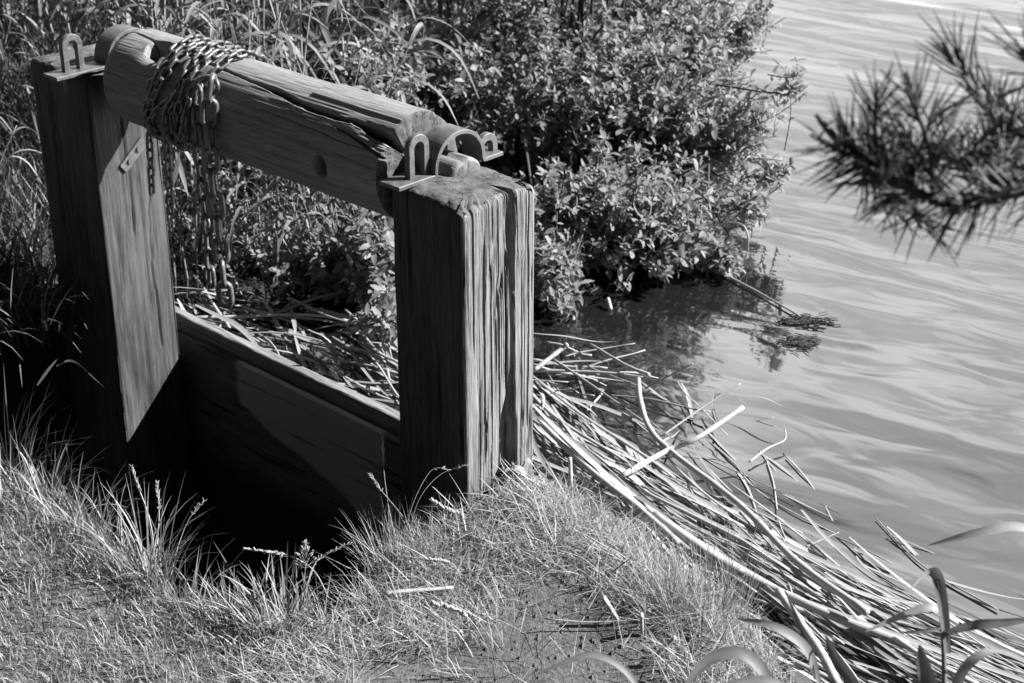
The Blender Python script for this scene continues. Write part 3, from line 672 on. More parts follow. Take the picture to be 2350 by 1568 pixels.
# dry thatch lying on the ground round the near post and over the mud
Q = scatter(24000, -0.42, 0.75, 1.9, 2.95); dw, dp = on_bank(Q); dm = sd_poly(Q, mud_poly); a_, b_ = ab(np.concatenate([Q, np.zeros((len(Q), 1))], 1))
inpost = (a_ > -.19) & (a_ < .012) & (b_ > -.012) & (b_ < .19)
ok = (dw > -.01) & (dp > 0) & ~inpost & ~((b_ > .15) & (a_ < .0)) & (rng.random(len(Q)) < np.where(dm < -.02, .045, 0.85) * (0.3 + 0.9 * fbm(Q[:, 0] * 9, Q[:, 1] * 9, 107)))
Q = Q[ok]; N = len(Q); P3 = np.concatenate([Q, (np.maximum(ground_h(Q), -.05) + rng.uniform(.002, .016, N))[:, None]], 1)
V, f, T = blades(P3, rng.uniform(.03, .10, N), rng.uniform(.001, .0024, N), rng.uniform(0, 2 * math.pi, N), rng.uniform(.75, 1.5, N), rng.uniform(.0, .5, N), 4, np.clip(rng.normal(.7, .25, N), 0, 1))
tag(link('dry_thatch', mesh_np('dry_thatch', V, f, M['grass'], True, T)), 'tangled dry grass straw lying on the bank round the near post', 'straw', kind='stuff')
# tufts along the edge of the ditch: things of their own
def tuft(n, hmin, hmax, spread, wid, seed, upright=0.5, bendm=1.2):
    r = np.random.default_rng(seed); an = r.uniform(0, 2 * math.pi, n); rad = spread * np.sqrt(r.random(n))
    P = np.stack([rad * np.cos(an), rad * np.sin(an), np.full(n, -.006)], 1); az = an + r.normal(0, .7, n)
    return blades(P, 1.2 * r.uniform(hmin, hmax, n), r.uniform(wid * .6, wid * 1.3, n), az, np.abs(r.normal(0.12, upright * .5, n)), r.uniform(.1, bendm, n), 5, np.clip(r.normal(.5, .25, n), 0, 1))
tspec = [  # px, py, count, hmin, hmax, spread, width, label
 (10, 1120, 90, .09, .19, .06, .0032, 'tall upright grass tuft at the far left edge of the bank'),
 (120, 1165, 60, .06, .13, .05, .0030, 'grass tuft leaning right beside the leftmost tall tuft'),
 (225, 1235, 50, .05, .11, .045, .0028, 'low grass tuft with one broad upright blade on the ditch edge'),
 (345, 1310, 90, .07, .16, .05, .0028, 'tallest grass tuft with narrow seed stalks on the ditch edge'),
 (420, 1345, 60, .05, .12, .05, .0026, 'grass tuft with arching blades right of the tallest tuft'),
 (530, 1375, 60, .04, .10, .05, .0028, 'sparse tuft with cut blunt blades in the middle of the ditch edge'),
 (640, 1405, 110, .05, .11, .055, .0036, 'dense tuft of broad arching blades hanging over the ditch'),
 (740, 1405, 70, .05, .10, .05, .0032, 'arching tuft between the dense broad tuft and the needle grass clump'),
 (905, 1265, 220, .05, .12, .05, .0013, 'wiry needle grass clump just left of the near post'),
 (965, 1235, 260, .03, .075, .05, .0011, 'dark fine needle grass clump against the shaded foot of the near post'),
 (1000, 1310, 160, .02, .05, .05, .0012, 'dense fine grass clump in front of the near post'),
 (1620, 1400, 200, .06, .15, .07, .0011, 'dark wiry rush clump on the bank above the floating reeds'),
 (1540, 1420, 120, .05, .10, .06, .0011, 'fine pale grass clump beside the bare earth'),
 (1690, 1330, 40, .08, .17, .04, .0010, 'thin dark rush stems leaning over the floating reeds'),
 (1330, 1150, 120, .02, .05, .06, .0012, 'dry grass clump on the mound right of the near post'),
 (1120, 1540, 40, .03, .09, .08, .0022, 'sparse short blades in the foreground mud'),
 (1580, 1530, 60, .04, .09, .06, .0018, 'grass clump with a broken pale stub at the foreground')]
fspec = [(10, 640, 'leftmost dark grass tuft beyond the ditch'), (55, 665, 'dark grass tuft beyond the ditch, second from the left edge'), (100, 690, 'dark grass tuft beyond the ditch nearest the far post'), (35, 730, 'dark grass tuft drooping into the ditch at the left edge'), (85, 760, 'dark grass tuft drooping into the ditch close to the far post'), (-30, 780, 'dark grass tuft low on the far side of the ditch, cut by the left edge')]
for i, (x, y, lab) in enumerate(fspec):
    p = H(x, y, -.03); V, f, T = tuft(110, .10, .24, .09, .006, 260 + i, .8, 1.8)
    tag(link('grass_tuft', mesh_np('grass_tuft', V, f, M['reedleaf'], True, T * .6), None, p), lab, 'grass tuft', 'dark grass tufts beyond the ditch')
for i, (x, y, n, h0, h1_, sp_, wd_, lab) in enumerate(tspec):
    p = H(x, y + (32 if x < 880 else 0), 0); p[2] = max(float(GH([p])[0]), -.04)
    V, f, T = tuft(n, h0, h1_, sp_, wd_, 200 + i, 0.55 if wd_ > .002 else .45, 1.4 if wd_ > .002 else .8)
    tag(link('grass_tuft', mesh_np('grass_tuft', V, f, M['grass'], True, T), None, p), lab, 'grass tuft', 'grass tufts along the edge of the near bank')

more = [(60, 1180, 'bright ragged grass tuft low on the left bank'), (170, 1255, 'ragged grass tuft on the left bank behind the ditch edge'), (290, 1330, 'ragged tuft just below the tallest one'), (20, 1260, 'ragged tuft on the lawn at the left edge of the view'), (120, 1330, 'ragged tuft on the lawn below the broad upright blade'), (250, 1420, 'ragged tuft on the open lawn, lower left'), (400, 1430, 'ragged tuft on the lawn below the middle of the ditch'), (520, 1440, 'ragged tuft on the lawn below the cut blunt blades'), (600, 1470, 'dark ragged tuft below the dense broad tuft'), (60, 1430, 'ragged tuft on the open lawn near the lower left corner'), (340, 1500, 'ragged tuft on the lawn at the bottom left'), (690, 1500, 'ragged tuft at the edge of the bare earth')]
for i, (x, y, lab) in enumerate(more):
    p = H(x, y, 0); p[2] = max(float(GH([p])[0]), -.04)
    V, f, T = tuft(80, .02, .055 if y > 1300 else .12, .07, .0026, 400 + i, .75, 1.6)
    tag(link('grass_tuft', mesh_np('grass_tuft', V, f, M['grass'], True, np.clip(T * .9 + .15, 0, 1)), None, p), lab, 'grass tuft', 'grass tufts along the edge of the near bank')
# ------------------------------------------------------------------ seed-head stalks along the ditch edge
def stalk_thing(name, px, base_z, k_off, rad, head, label, cat, group=None, tone_=.75, headlen=.05, headw=.0035, panicle=0):
    """px: pixel polyline, root first; upright plane facing the camera through the root"""
    root = H(px[0][0], px[0][1], base_z); kk = project(root)[2] + k_off
    pts = [root] + [PT(x, y, kk) for x, y in px[1:]]; path = spline(pts, 24) - root
    ps = [(*tube(path, np.linspace(rad, rad * .55, 24), 5), tone_)]
    o = link(name, None)
    r = np.random.default_rng(int(px[0][0] * 7 + px[0][1]))
    V, f, T = merge(ps); bpy.data.objects.remove(o)
    o = link(name, mesh_np(name, V, f, M['reed'], True, T), None, root); tag(o, label, cat, group)
    if head:
        hp = []
        s = np.concatenate([[0], np.cumsum(np.linalg.norm(np.diff(path, axis=0), axis=1))]); tot_ = s[-1]
        nsp = int(headlen / .0035)
        for i in range(nsp):
            q = tot_ - headlen * (i / nsp); c = np.array([np.interp(q, s, path[:, j]) for j in range(3)]); t = path[-1] - path[-3]; t /= np.linalg.norm(t)
            for sdn in ((1, -1) if not panicle else (1, -1, 2, -2)):
                dv = t * .8 + RV * np.sign(sdn) * (.45 if not panicle else 1.0 * (i / nsp)) + r.normal(0, .2, 3); dv /= np.linalg.norm(dv)
                L_ = .006 if not panicle else .006 + .022 * (i / nsp) * r.random()
                if panicle:
                    hp.append((*tube([c, c + dv * L_], .0003, 3, False), .7)); cc_ = c + dv * L_
                else: cc_ = c
                e = spline([cc_, cc_ + dv * .003 + RV * .0002, cc_ + dv * .007], 5)
                hp.append((*tube(e, np.array([.2, 1, 1, .7, .1]) * headw * (.28 if not panicle else .35), 5, False), np.clip(r.normal(.75, .15), 0, 1)))
        V, f, T = merge(hp); link('seed_head', mesh_np('seed_head', V, f, M['reed'], True, T), o)
    return o
stalk_thing('seed_stalk', [(345, 1310), (352, 1250), (340, 1180), (318, 1120), (302, 1072)], 0, 0, .0016, True, 'pale seed stalk bent at mid height, tallest over the ditch', 'seed stalk', 'seed stalks over the ditch', headlen=.05)
stalk_thing('seed_stalk', [(355, 1310), (362, 1230), (365, 1170), (360, 1110)], 0, .03, .0015, True, 'short thick pale seed stalk right of the tallest one', 'seed stalk', 'seed stalks over the ditch')
stalk_thing('seed_stalk', [(390, 1330), (410, 1250), (435, 1190), (468, 1150)], 0, .02, .0008, True, 'thin seed stalk curving right over the dark ditch', 'seed stalk', 'seed stalks over the ditch', headlen=.035, headw=.002)
stalk_thing('seed_stalk', [(230, 1250), (215, 1215), (200, 1180), (187, 1162)], 0, .02, .0010, True, 'short seed stalk leaning left near the broad upright blade', 'seed stalk', 'seed stalks over the ditch', headlen=.03)
stalk_thing('seed_stalk', [(700, 1400), (705, 1340), (730, 1285), (800, 1248)], 0, .02, .0010, True, 'seed stalk with braided head arching right over the ditch', 'seed stalk', 'seed stalks over the ditch', headlen=.06)
stalk_thing('seed_stalk', [(760, 1385), (720, 1310), (660, 1275), (565, 1260)], 0, .0, .0012, True, 'drooping fluffy seed stalk pointing left', 'seed stalk', 'seed stalks over the ditch', headlen=.075, headw=.006)
stalk_thing('seed_stalk', [(690, 1400), (697, 1340), (702, 1290), (700, 1255)], 0, .01, .0007, True, 'open branching seed head with tiny round grains', 'seed stalk', 'seed stalks over the ditch', headlen=.04, panicle=1)
stalk_thing('seed_stalk', [(910, 1240), (893, 1170), (882, 1090), (877, 1005)], 0, .02, .0007, True, 'tall thin upright seed stalk left of the near post', 'seed stalk', 'seed stalks by the near post', headlen=.05, headw=.002)
stalk_thing('seed_stalk', [(960, 1240), (920, 1180), (870, 1120), (850, 1090)], 0, .02, .0007, True, 'thin seed stalk leaning far left of the near post', 'seed stalk', 'seed stalks by the near post', headlen=.04, headw=.0025)
stalk_thing('seed_stalk', [(935, 1240), (960, 1150), (1010, 1090), (1072, 1068)], 0, -.03, .0007, True, 'thin seed stalk arching right across the shaded face of the near post', 'seed stalk', 'seed stalks by the near post', headlen=.03, headw=.002)
stalk_thing('seed_stalk', [(925, 1240), (950, 1150), (990, 1080), (1028, 1078)], 0, -.02, .0007, True, 'nodding seed stalk in front of the shaded face of the near post', 'seed stalk', 'seed stalks by the near post', headlen=.03, headw=.003)
stalk_thing('seed_stalk', [(1080, 1190), (1050, 1180), (1015, 1165), (992, 1150)], 0, -.06, .001, True, 'fluffy pale seed plume lying at the foot of the near post', 'seed stalk', 'seed stalks by the near post', headlen=.06, headw=.011)
stalk_thing('seed_stalk', [(1060, 1340), (1050, 1310), (1030, 1290), (970, 1283)], 0, -.04, .001, True, 'fluffy seed plume drooping left over the fine grass', 'seed stalk', 'seed stalks by the near post', headlen=.05, headw=.009)
stalk_thing('seed_stalk', [(1110, 1470), (1085, 1430), (1050, 1400), (995, 1385)], 0, -.08, .001, True, 'blurred fluffy seed plume over the bare ground', 'seed stalk', 'seed stalks by the near post', headlen=.06, headw=.011)
for i, (a0, a1_, lab) in enumerate([((1240, 1568), (1245, 1400), 'thin dark upright stem in the middle foreground'), ((1420, 1568), (1400, 1380), 'thin dark stem right of the middle foreground stem'), ((1150, 1568), (1108, 1430), 'thin dark stem leaning left in the foreground')]):
    stalk_thing('plant_stalk', [(a0[0], a0[1] + 40), ((a0[0] + a1_[0]) / 2 + 3, (a0[1] + a1_[1]) / 2), a1_], 0, 0, .0009, False, lab, 'grass stem', None, .05)

# ------------------------------------------------------------------ dead reed stalks washed against the bank
def stalk_mesh(path, r0, r1, tone_, flat=1.0, n=7, nodes=True):
    path = np.asarray(path); m = len(path); rad = np.linspace(r0, r1, m)
    if nodes:
        for q in range(3, m - 1, 5): rad[q] *= 1.18
    V, f = tube(path, rad, n, True, flat); T = np.full(len(V), tone_); return V, f, T
def reed_at(px, zs, r0, r1, label, tone_=.8, flat=1.0, n=24, group=None, name='reed_stalk'):
    pts = np.array([H(x, y, z) for (x, y), z in zip(px, zs)]); path = spline(pts, n); root = path.mean(0)
    V, f, T = stalk_mesh(path - root, r0 * .75, r1 * .75, tone_ * .9, flat); o = link(name, mesh_np(name, V, f, M['reed'], True, T), None, root)
    return tag(o, label, 'reed stalk', group)
S_ = WL
reed_at([(1465, 870), (1470, 920), (1492, 985), (1545, 1040), (1700, 1160), (1830, 1290), (1990, 1405)], [-.04, -.04, -.045, -.055, -.05, -.04, -.02], .0070, .0090, 'thick bent pale reed stalk, longest of the raft, with a cut open end', .85, n=40)
reed_at([(1428, 1092), (1530, 1035), (1600, 1005), (1705, 935)], [-.05, -.055, -.03, .0], .0085, .0070, 'short thick pale reed stalk raised crosswise above the raft', .95)
reed_at([(1310, 1118), (1308, 1050)], [-.0, .055], .0055, .005, 'short bright cut stub standing upright beside the near post', 1.0, n=8)
reed_at([(1555, 1245), (1470, 1170), (1350, 1075), (1230, 960)], [-.035, -.04, -.05, -.05], .009, .008, 'thick pale reed stalk along the near side of the raft with a split end', .9)
reed_at([(1990, 1400), (1700, 1240), (1480, 1130)], [-.055, -.05, -.045], .0065, .005, 'straight reed stalk lying under the thick bent one', .7)
reed_at([(2080, 1480), (1900, 1410), (1710, 1320), (1610, 1260), (1500, 1180)], [-.06, -.05, -.045, -.04, -.04], .011, .009, 'broad grey reed stalk through the middle of the raft', .75)
reed_at([(1785, 1355), (1830, 1420), (1885, 1500), (1920, 1568)], [-.035, -.03, -.025, -.02], .009, .011, 'broken pale reed stub pointing up at the near edge of the raft', .95)
reed_at([(2290, 1400), (2120, 1300), (2010, 1190)], [WL + .004] * 3, .0022, .0016, 'thin reed floating farthest out toward the lower right', .6)
reed_at([(1720, 1060), (1760, 1030), (1800, 1010), (1802, 985)], [WL + .01, WL + .015, WL + .02, WL + .03], .0032, .002, 'small hooked reed tip floating alone in the water', .85)
reed_at([(1760, 1060), (1775, 1110), (1783, 1170)], [WL + .004, WL + .006, WL + .012], .0025, .0025, 'short thin reed hanging below the hooked floating tip', .7)
reed_at([(1850, 1255), (1925, 1222)], [WL + .005, WL + .02], .003, .0015, 'short pale splinter floating beside the thick bent stalk', .8)
reed_at([(1620, 540), (1660, 515), (1700, 515), (1716, 540), (1716, 575)], [-.02, .03, .05, .03, -.06], .004, .003, 'looped dead reed leaning out of the shrub over the water', .85)
reed_at([(1610, 540), (1670, 575), (1710, 628)], [-.0, -.03, WL], .005, .004, 'reed stalk bending from the shrub into the water', .75)
reed_at([(1600, 600), (1720, 660), (1835, 725)], [WL + .006] * 3, .005, .003, 'long pale reed trailing in the current beyond the shrub', .7)
reed_at([(1625, 540), (1740, 465), (1800, 420)], [-.02, .05, .1], .003, .002, 'thin reed rising right above the looped one', .7)
reed_at([(1225, 850), (1290, 800), (1302, 790)], [-.04, -.01, 0], .007, .007, 'short thick stalk leaning against the back of the near post', .9)
reed_at([(1365, 860), (1450, 855), (1510, 868)], [-.05, -.05, WL + .01], .004, .0015, 'flat reed blade lying level on the dark water', .8)
reed_at([(1230, 850), (1390, 855), (1475, 865)], [-.05, -.045, -.05], .005, .0015, 'long flat pale blade lying level behind the near post', .75)
reed_at([(1395, 685), (1402, 710)], [WL + .02, WL + .005], .006, .006, 'short floating stub with dark bands under the shrub', .9)
reed_at([(1270, 825), (1360, 885), (1475, 965)], [-.04, -.05, WL + .01], .0045, .0015, 'pointed reed leaf slanting across the dark water', .7)
reed_at([(1355, 790), (1440, 840), (1490, 860)], [-.04, -.03, -.03], .004, .006, 'pale club-ended reed over the dark water', .85)
reed_at([(1480, 892), (1590, 835)], [WL + .01, .0], .003, .002, 'thin straight reed pointing away over the dark water', .7)
reed_at([(1520, 1000), (1620, 930), (1700, 880)], [-.06, -.03, 0], .003, .002, 'thin straight reed pointing away beyond the raft', .6)
def rand_reeds(n, line, spread_px, ang_sd, lmin, lmax, rmin, rmax, zlo, zhi, group, label, seed, tmean=.6, drift=0.):
    r = np.random.default_rng(seed)
    line = np.array([H(x, y, S_)[:2] for x, y in line]); sp_ = np.array(spread_px)
    for i in range(n):
        t = r.random() * (len(line) - 1); j = int(t); ft = t - j
        c = line[j] * (1 - ft) + line[j + 1] * ft; d = line[j + 1] - line[j]; d = d / np.linalg.norm(d); nrm_ = np.array([-d[1], d[0]])
        sw = sp_[j] * (1 - ft) + sp_[j + 1] * ft
        off = r.normal(0, 1) * sw; off = np.clip(off, -1.8 * sw, 2.2 * sw)
        an = r.normal(drift, ang_sd); dv = np.array([d[0] * math.cos(an) - d[1] * math.sin(an), d[0] * math.sin(an) + d[1] * math.cos(an)])
        L_ = r.uniform(lmin, lmax); bendv = r.normal(0, .055) * L_
        z0 = zlo + (zhi - zlo) * r.random() ** 2.2 ; tilt = r.normal(0, .012)
        m = 12; s = np.linspace(-.5, .5, m)
        path = np.stack([s * L_ * dv[0] - (s * s * 4 * bendv) * dv[1], s * L_ * dv[1] + (s * s * 4 * bendv) * dv[0], s * tilt * 2 + .004 * np.sin(s * 7 + i)], 1)
        pc = c + nrm_ * off; rad = rmin + (rmax - rmin) * r.random() ** 2.0
        pts_w = path[:, :2] + pc
        if (np.array([sd_poly(pts_w[[0, 5, -1]], water_poly)]).max() > .04) or (project([pc[0], pc[1], S_])[0] > 2600): 
            continue
        # not through the post or the board
        aa_, bb_ = ab(np.concatenate([pts_w, np.zeros((m, 1))], 1))
        if ((bb_ < .262) & (aa_ < .03)).any() and True:
            sh_ = .265 - bb_[aa_ < .03].min()
            if sh_ > .25: continue
            pc = pc + BX[:2] * max(sh_, 0)
            pts_w = path[:, :2] + pc; aa_, bb_ = ab(np.concatenate([pts_w, np.zeros((m, 1))], 1))
        isleaf = r.random() < .62
        if isleaf:
            V, f = ribbon(path, np.sin(np.linspace(.35, math.pi - .05, m)) * rad * 3.0, (0, 0, 1), .12, r.normal(0, .35)); T = np.full(len(V), np.clip(r.normal(tmean, .2), 0.05, 1))
        else:
            V, f, T = stalk_mesh(path, rad, rad * r.uniform(.5, .95), np.clip(r.normal(tmean, .2), 0.05, 1), r.uniform(.45, .9))
        nm = 'fallen_reed' if isleaf else 'reed_stalk'
        o = link(nm, mesh_np(nm, V, f, M['reed'], True, T), None, (pc[0], pc[1], z0)); tag(o, label[1] if isleaf else label[0], 'reed blade' if isleaf else 'reed stalk', group[1] if isleaf else group[0])
grp = ('dead reed stalks in the floating raft along the bank', 'dead reed blades in the floating raft along the bank'); lab = ('dead pale reed stalk among many in the raft along the bank', 'flat dead reed leaf among many in the raft along the bank')
raft = [(1235, 975), (1390, 1110), (1580, 1235), (1800, 1385), (2050, 1530), (2400, 1700)]
rand_reeds(150, raft, [.055, .055, .055, .065, .09, .12],   .15, .25, .95, .0018, .0058, S_ - .002, -.05, grp, lab, 5, .62)
rand_reeds(60, [(1235, 930), (1400, 1060), (1620, 1200), (1900, 1370), (2250, 1540)], [.05, .05, .05, .055, .06], .12, .2, .6, .002, .0050, S_, -.06, grp, lab, 6, .65, .03)
grp2 = ('loose dead reeds crossing on the dark water behind the posts', 'loose dead reed blades crossing on the dark water behind the posts'); lab2 = ('loose dead reed stalk crossing others on the dark water behind the posts', 'loose dead reed blade crossing others on the dark water behind the posts')
rand_reeds(125, [(450, 700), (620, 750), (790, 830), (960, 920), (1180, 980)], [.08, .11, .11, .10, .08], .5, .10, .40, .002, .006, S_, -.03, grp2, lab2, 7, .55)
rand_reeds(34, [(1240, 850), (1350, 880), (1480, 950), (1600, 1020)], [.08, .10, .10, .08], .6, .08, .30, .0015, .004, S_, -.04, grp2, lab2, 8, .6)
rand_reeds(26, [(1600, 1030), (1760, 1180), (1960, 1310), (2250, 1440)], [.06, .07, .08, .08], .12, .15, .45, .0015, .003, S_ - .001, S_ + .003, ('thin reeds drifting outside the raft', 'thin reed blades drifting outside the raft'), ('thin reed stalk drifting outside the raft on open water', 'thin reed blade drifting outside the raft on open water'), 9, .5)

# fine litter of reed scraps matted between the stalks
def litter():
    r = np.random.default_rng(77); line = np.array([H(x, y, WL)[:2] for x, y in raft]); ps = []
    N = 3200; t = r.random(N) * (len(line) - 1 - 1e-6); j = t.astype(int); ft = (t - j)[:, None]; c = line[j] * (1 - ft) + line[j + 1] * ft; d = line[j + 1] - line[j]; d /= np.linalg.norm(d, axis=1)[:, None]
    sw = np.array([.05, .055, .05, .06, .09, .12]); sw = sw[j] * (1 - ft[:, 0]) + sw[j + 1] * ft[:, 0]
    off = np.clip(r.normal(-.2, .9, N), -1.8, 1.9) * sw; c = c + np.stack([-d[:, 1], d[:, 0]], 1) * off[:, None]
    an = np.arctan2(d[:, 1], d[:, 0]) + r.normal(0, .13, N) + math.pi * (r.random(N) < .5); L_ = r.uniform(.05, .28, N)
    a_, b_ = ab(np.concatenate([c, np.zeros((N, 1))], 1)); ok = (b_ > .28) & (sd_poly(c, water_poly) < .02)
    N = ok.sum(); P3 = np.concatenate([c[ok], (WL + .001 + r.uniform(.0, .007, N))[:, None]], 1)
    V, f, T = blades(P3, L_[ok], r.uniform(.0016, .0055, N), an[ok], np.full(N, 1.54), r.normal(.03, .03, N), 5, np.clip(r.normal(.5, .2, N), 0, 1))
    tag(link('reed_litter', mesh_np('reed_litter', V, f, M['reed'], True, T)), 'fine matted scraps of dead reed between the floating stalks', 'litter', kind='stuff')
litter()
# crumbs of earth on the bare patch
def crumbs():
    r = np.random.default_rng(66); P = np.stack([r.uniform(-.35, .6, 5000), r.uniform(1.9, 2.6, 5000)], 1); P = P[sd_poly(P, mud_poly) < .01][:1100]; N = len(P)
    c = np.concatenate([P, ground_h(P)[:, None]], 1); rad = .0012 + .006 * r.random(N) ** 4
    oct_ = np.array([[1, 0, 0], [-1, 0, 0], [0, 1, 0], [0, -1, 0], [0, 0, .7], [0, 0, -.7]]); V = (c[:, None] + oct_[None] * rad[:, None, None] * r.uniform(.6, 1.4, (N, 6, 1))).reshape(-1, 3)
    t = np.array([[0, 2, 4], [2, 1, 4], [1, 3, 4], [3, 0, 4], [2, 0, 5], [1, 2, 5], [3, 1, 5], [0, 3, 5]]); F = (np.arange(N)[:, None, None] * 6 + t[None]).reshape(-1, 3)
    tag(link('earth_crumbs', mesh_np('earth_crumbs', V, [F], M['soil'], False)), 'small crumbs of dry earth on the bare patch of the bank', 'earth', kind='stuff')
crumbs()
# small split sticks on the bank
for px, zs, lab_ in [([(880, 1362), (960, 1355), (1040, 1348)], (.018, .022, .02), 'flat pale split stick lying on the grass'), ([(1385, 1370), (1420, 1425)], (.05, .01), 'short pale stub leaning out of the bare earth'), ([(1500, 1510), (1550, 1462)], (.015, .05), 'broken pale root stub at the foreground edge'), ([(1472, 1410), (1474, 1455)], (.045, .005), 'short upright pale peg in the bank'), ([(1250, 1420), (1380, 1428), (1560, 1412), (1640, 1400)], (.02, .015, .03, .03), 'long thin bowed twig lying across the bank'), ([(1345, 1342), (1400, 1315), (1455, 1275)], (.012, .03, .06), 'dark curved twig on the mound')]:
    pts = np.array([H(x, y, z) for (x, y), z in zip(px, zs)]); path = spline(pts, 12); r0 = .0055 if 'pale' in lab_ else .0018
    V, f, T = stalk_mesh(path - path[0], r0, r0 * .8, .95 if 'pale' in lab_ else (.05 if 'dark' in lab_ else .5), .6, 7, False)
    tag(link('stick', mesh_np('stick', V, f, M['reed'], True, T), None, path[0]), lab_, 'stick')

# little plant in the hollow of the near post
pl = link('small_plant', None, None, Wd(.012, .105, .0)); tag(pl, 'small curled leafy plant growing in the rotten hollow of the near post', 'plant')
r = np.random.default_rng(12); n = 12
Pq = np.stack([r.uniform(-.005, .02, n), r.uniform(-.03, .035, n), r.uniform(.015, .085, n)], 1); Dq = np.stack([r.uniform(.2, .8, n), r.normal(0, .7, n), r.normal(-.3, .6, n)], 1)
Rz = np.array([[AX[0], BX[0], 0], [AX[1], BX[1], 0], [0, 0, 1.0]])
V, f, T = leaves(Pq @ Rz.T, Dq @ Rz.T, np.tile([[.3, -.4, .8]], (n, 1)) + r.normal(0, .4, (n, 3)), r.uniform(.02, .036, n), r.uniform(.010, .018, n), np.full(n, .5), r.uniform(.3, .8, n))
link('leaves', mesh_np('leaves', V, f, M['leaf'], True, T), pl)
st_ = merge([(*tube(spline([np.array([.0, 0, -.02]), p * .6, p], 6), .0009, 4, False), .6) for p in (Pq @ Rz.T)]); link('stem', mesh_np('stem', st_[0], st_[1], M['bark'], True, st_[2]), pl)

# ------------------------------------------------------------------ shrubs over the water
def shrub(label, base, clusters, nleaf, lsize, seed, tlo=.25, thi=.85):
    """clusters: list of (centre, radii, weight)"""
    r = np.random.default_rng(seed); base = np.asarray(base, float)
    root = link('shrub', None, None, base); tag(root, label, 'shrub')
    wts = np.array([c[2] for c in clusters], float); wts /= wts.sum()
    per = 13; nt_ = nleaf // per; tw = []; LP = []; LD = []; LNn = []; LT = []; LL = []
    ci = r.choice(len(clusters), nt_, p=wts)
    dirs = r.normal(0, 1, (nt_, 3)); dirs /= np.linalg.norm(dirs, axis=1)[:, None]; rad = r.random(nt_) ** .5 * r.uniform(.8, 1.32, nt_)
    for i in range(nt_):
        c, rd, _ = clusters[ci[i]]; e = np.asarray(c) + dirs[i] * rad[i] * np.asarray(rd)
        if e[2] < WL + .015: e[2] = WL + .015 + .03 * r.random()
        d0 = e - base; d0 /= np.linalg.norm(d0); d = d0 * .6 + dirs[i] * .5 + np.array([0.15, -.25, .25]) + r.normal(0, .35, 3); d /= np.linalg.norm(d)
        Lt = r.uniform(.08, .17); s0 = e - d * Lt + np.array([0, 0, -.01]); tip = e
        mid_ = (s0 + tip) / 2 + r.normal(0, .012, 3)
        tp = spline([s0, mid_, tip], 6); tw.append((tp - base, r.uniform(.0009, .0016)))
        t0 = r.uniform(.0, 1)
        for j in range(per):
            f_ = (j + .6) / per; p = s0 * (1 - f_) ** 2 + 2 * mid_ * f_ * (1 - f_) + tip * f_ * f_
            an = j * 2.4 + t0 * 6; side = np.cross(d, [0, 0, 1.0]); side /= np.linalg.norm(side) + 1e-6; up_ = np.cross(side, d)
            ld = d * .55 + (side * math.cos(an) + up_ * math.sin(an)) * .8 + r.normal(0, .2, 3) + np.array([.08, 0, .1])
            nm = np.array([.25, -.15, .9]) + r.normal(0, .45, 3)
            LP.append(p); LD.append(ld); LNn.append(nm); LT.append(r.uniform(tlo, thi)); LL.append(lsize * r.uniform(.5, 1.45) * (0.7 + .6 * math.sin(f_ * 2.6)))
    LP = np.array(LP); LL = np.array(LL); 
    keep_ = LP[:, 2] > WL - .01
    V, f, T = leaves(LP[keep_] - base, np.array(LD)[keep_], np.array(LNn)[keep_], LL[keep_], LL[keep_] * r.uniform(.32, .52, keep_.sum()), r.uniform(-.1, .45, keep_.sum()), np.array(LT)[keep_])
    link('foliage', mesh_np('foliage', V, f, M['leaf'], True, T), root)
    ps = []
    for tp, rr in tw[:: 1]: ps.append((*tube(tp, np.linspace(rr * 1.3, rr * .6, 6), 4, False), .6))
    # boughs
    for c, rd, wt in clusters:
        for q in range(int(7 * min(1.5, wt + .5)) if wt > .15 else 1):
            e = np.asarray(c) + r.normal(0, .45, 3) * np.asarray(rd); e[2] = max(e[2], WL + .03)
            b0 = base + np.array([r.normal(0, .08), r.normal(0, .08), 0]); m_ = b0 * .5 + e * .5 + np.array([r.normal(0, .05), r.normal(0, .05), .10 * np.linalg.norm(e - b0) + .02])
            ps.append((*tube(spline([b0, m_, e], 12) - base, np.linspace(.008, .0018, 12), 6, False), .35))
    V, f, T = merge(ps); link('branches', mesh_np('branches', V, f, M['bark'], True, T), root)
    return root
shrub('big leafy shrub hanging over the water right of the near post', (0.15, 5.0, -.15), [
    (PT(1400, 240, 4.75), (.34, .40, .27), 1.3), (PT(1570, 330, 4.6), (.18, .30, .26), .8), (PT(1640, 130, 4.9), (.11, .3, .22), .32), (PT(1500, 20, 5.3), (.32, .4, .25), .8),
    (PT(1400, 500, 4.25), (.26, .22, .16), .95), (PT(1560, 540, 4.25), (.11, .16, .14), .3), (PT(1690, 330, 4.5), (.10, .15, .12), .10), (PT(1820, 195, 4.4), (.045, .06, .055), .028), (PT(1270, 620, 4.0), (.07, .10, .10), .16), (PT(1790, 400, 4.4), (.06, .06, .04), .012), ((.33, 5.0, .78), (.34, .35, .26), .45), ((.22, 4.9, .98), (.38, .34, .24), .5), (PT(1740, 60, 4.9), (.05, .1, .1), .04), (PT(1750, 260, 4.6), (.05, .1, .07), .05), (PT(1730, 470, 4.3), (.05, .08, .05), .04), (PT(1680, 590, 4.2), (.05, .06, .04), .04)], 42000, .0225, 31)
shrub('leafy shrub rising behind the windlass log', (-0.35, 5.3, -.15), [
    (PT(1000, 200, 4.9), (.26, .30, .22), 1.0), (PT(880, 150, 4.6), (.11, .18, .12), .35), (PT(1150, 60, 5.4), (.38, .4, .25), 1.0), (PT(830, 190, 4.4), (.08, .10, .08), .2)], 17000, .025, 32)
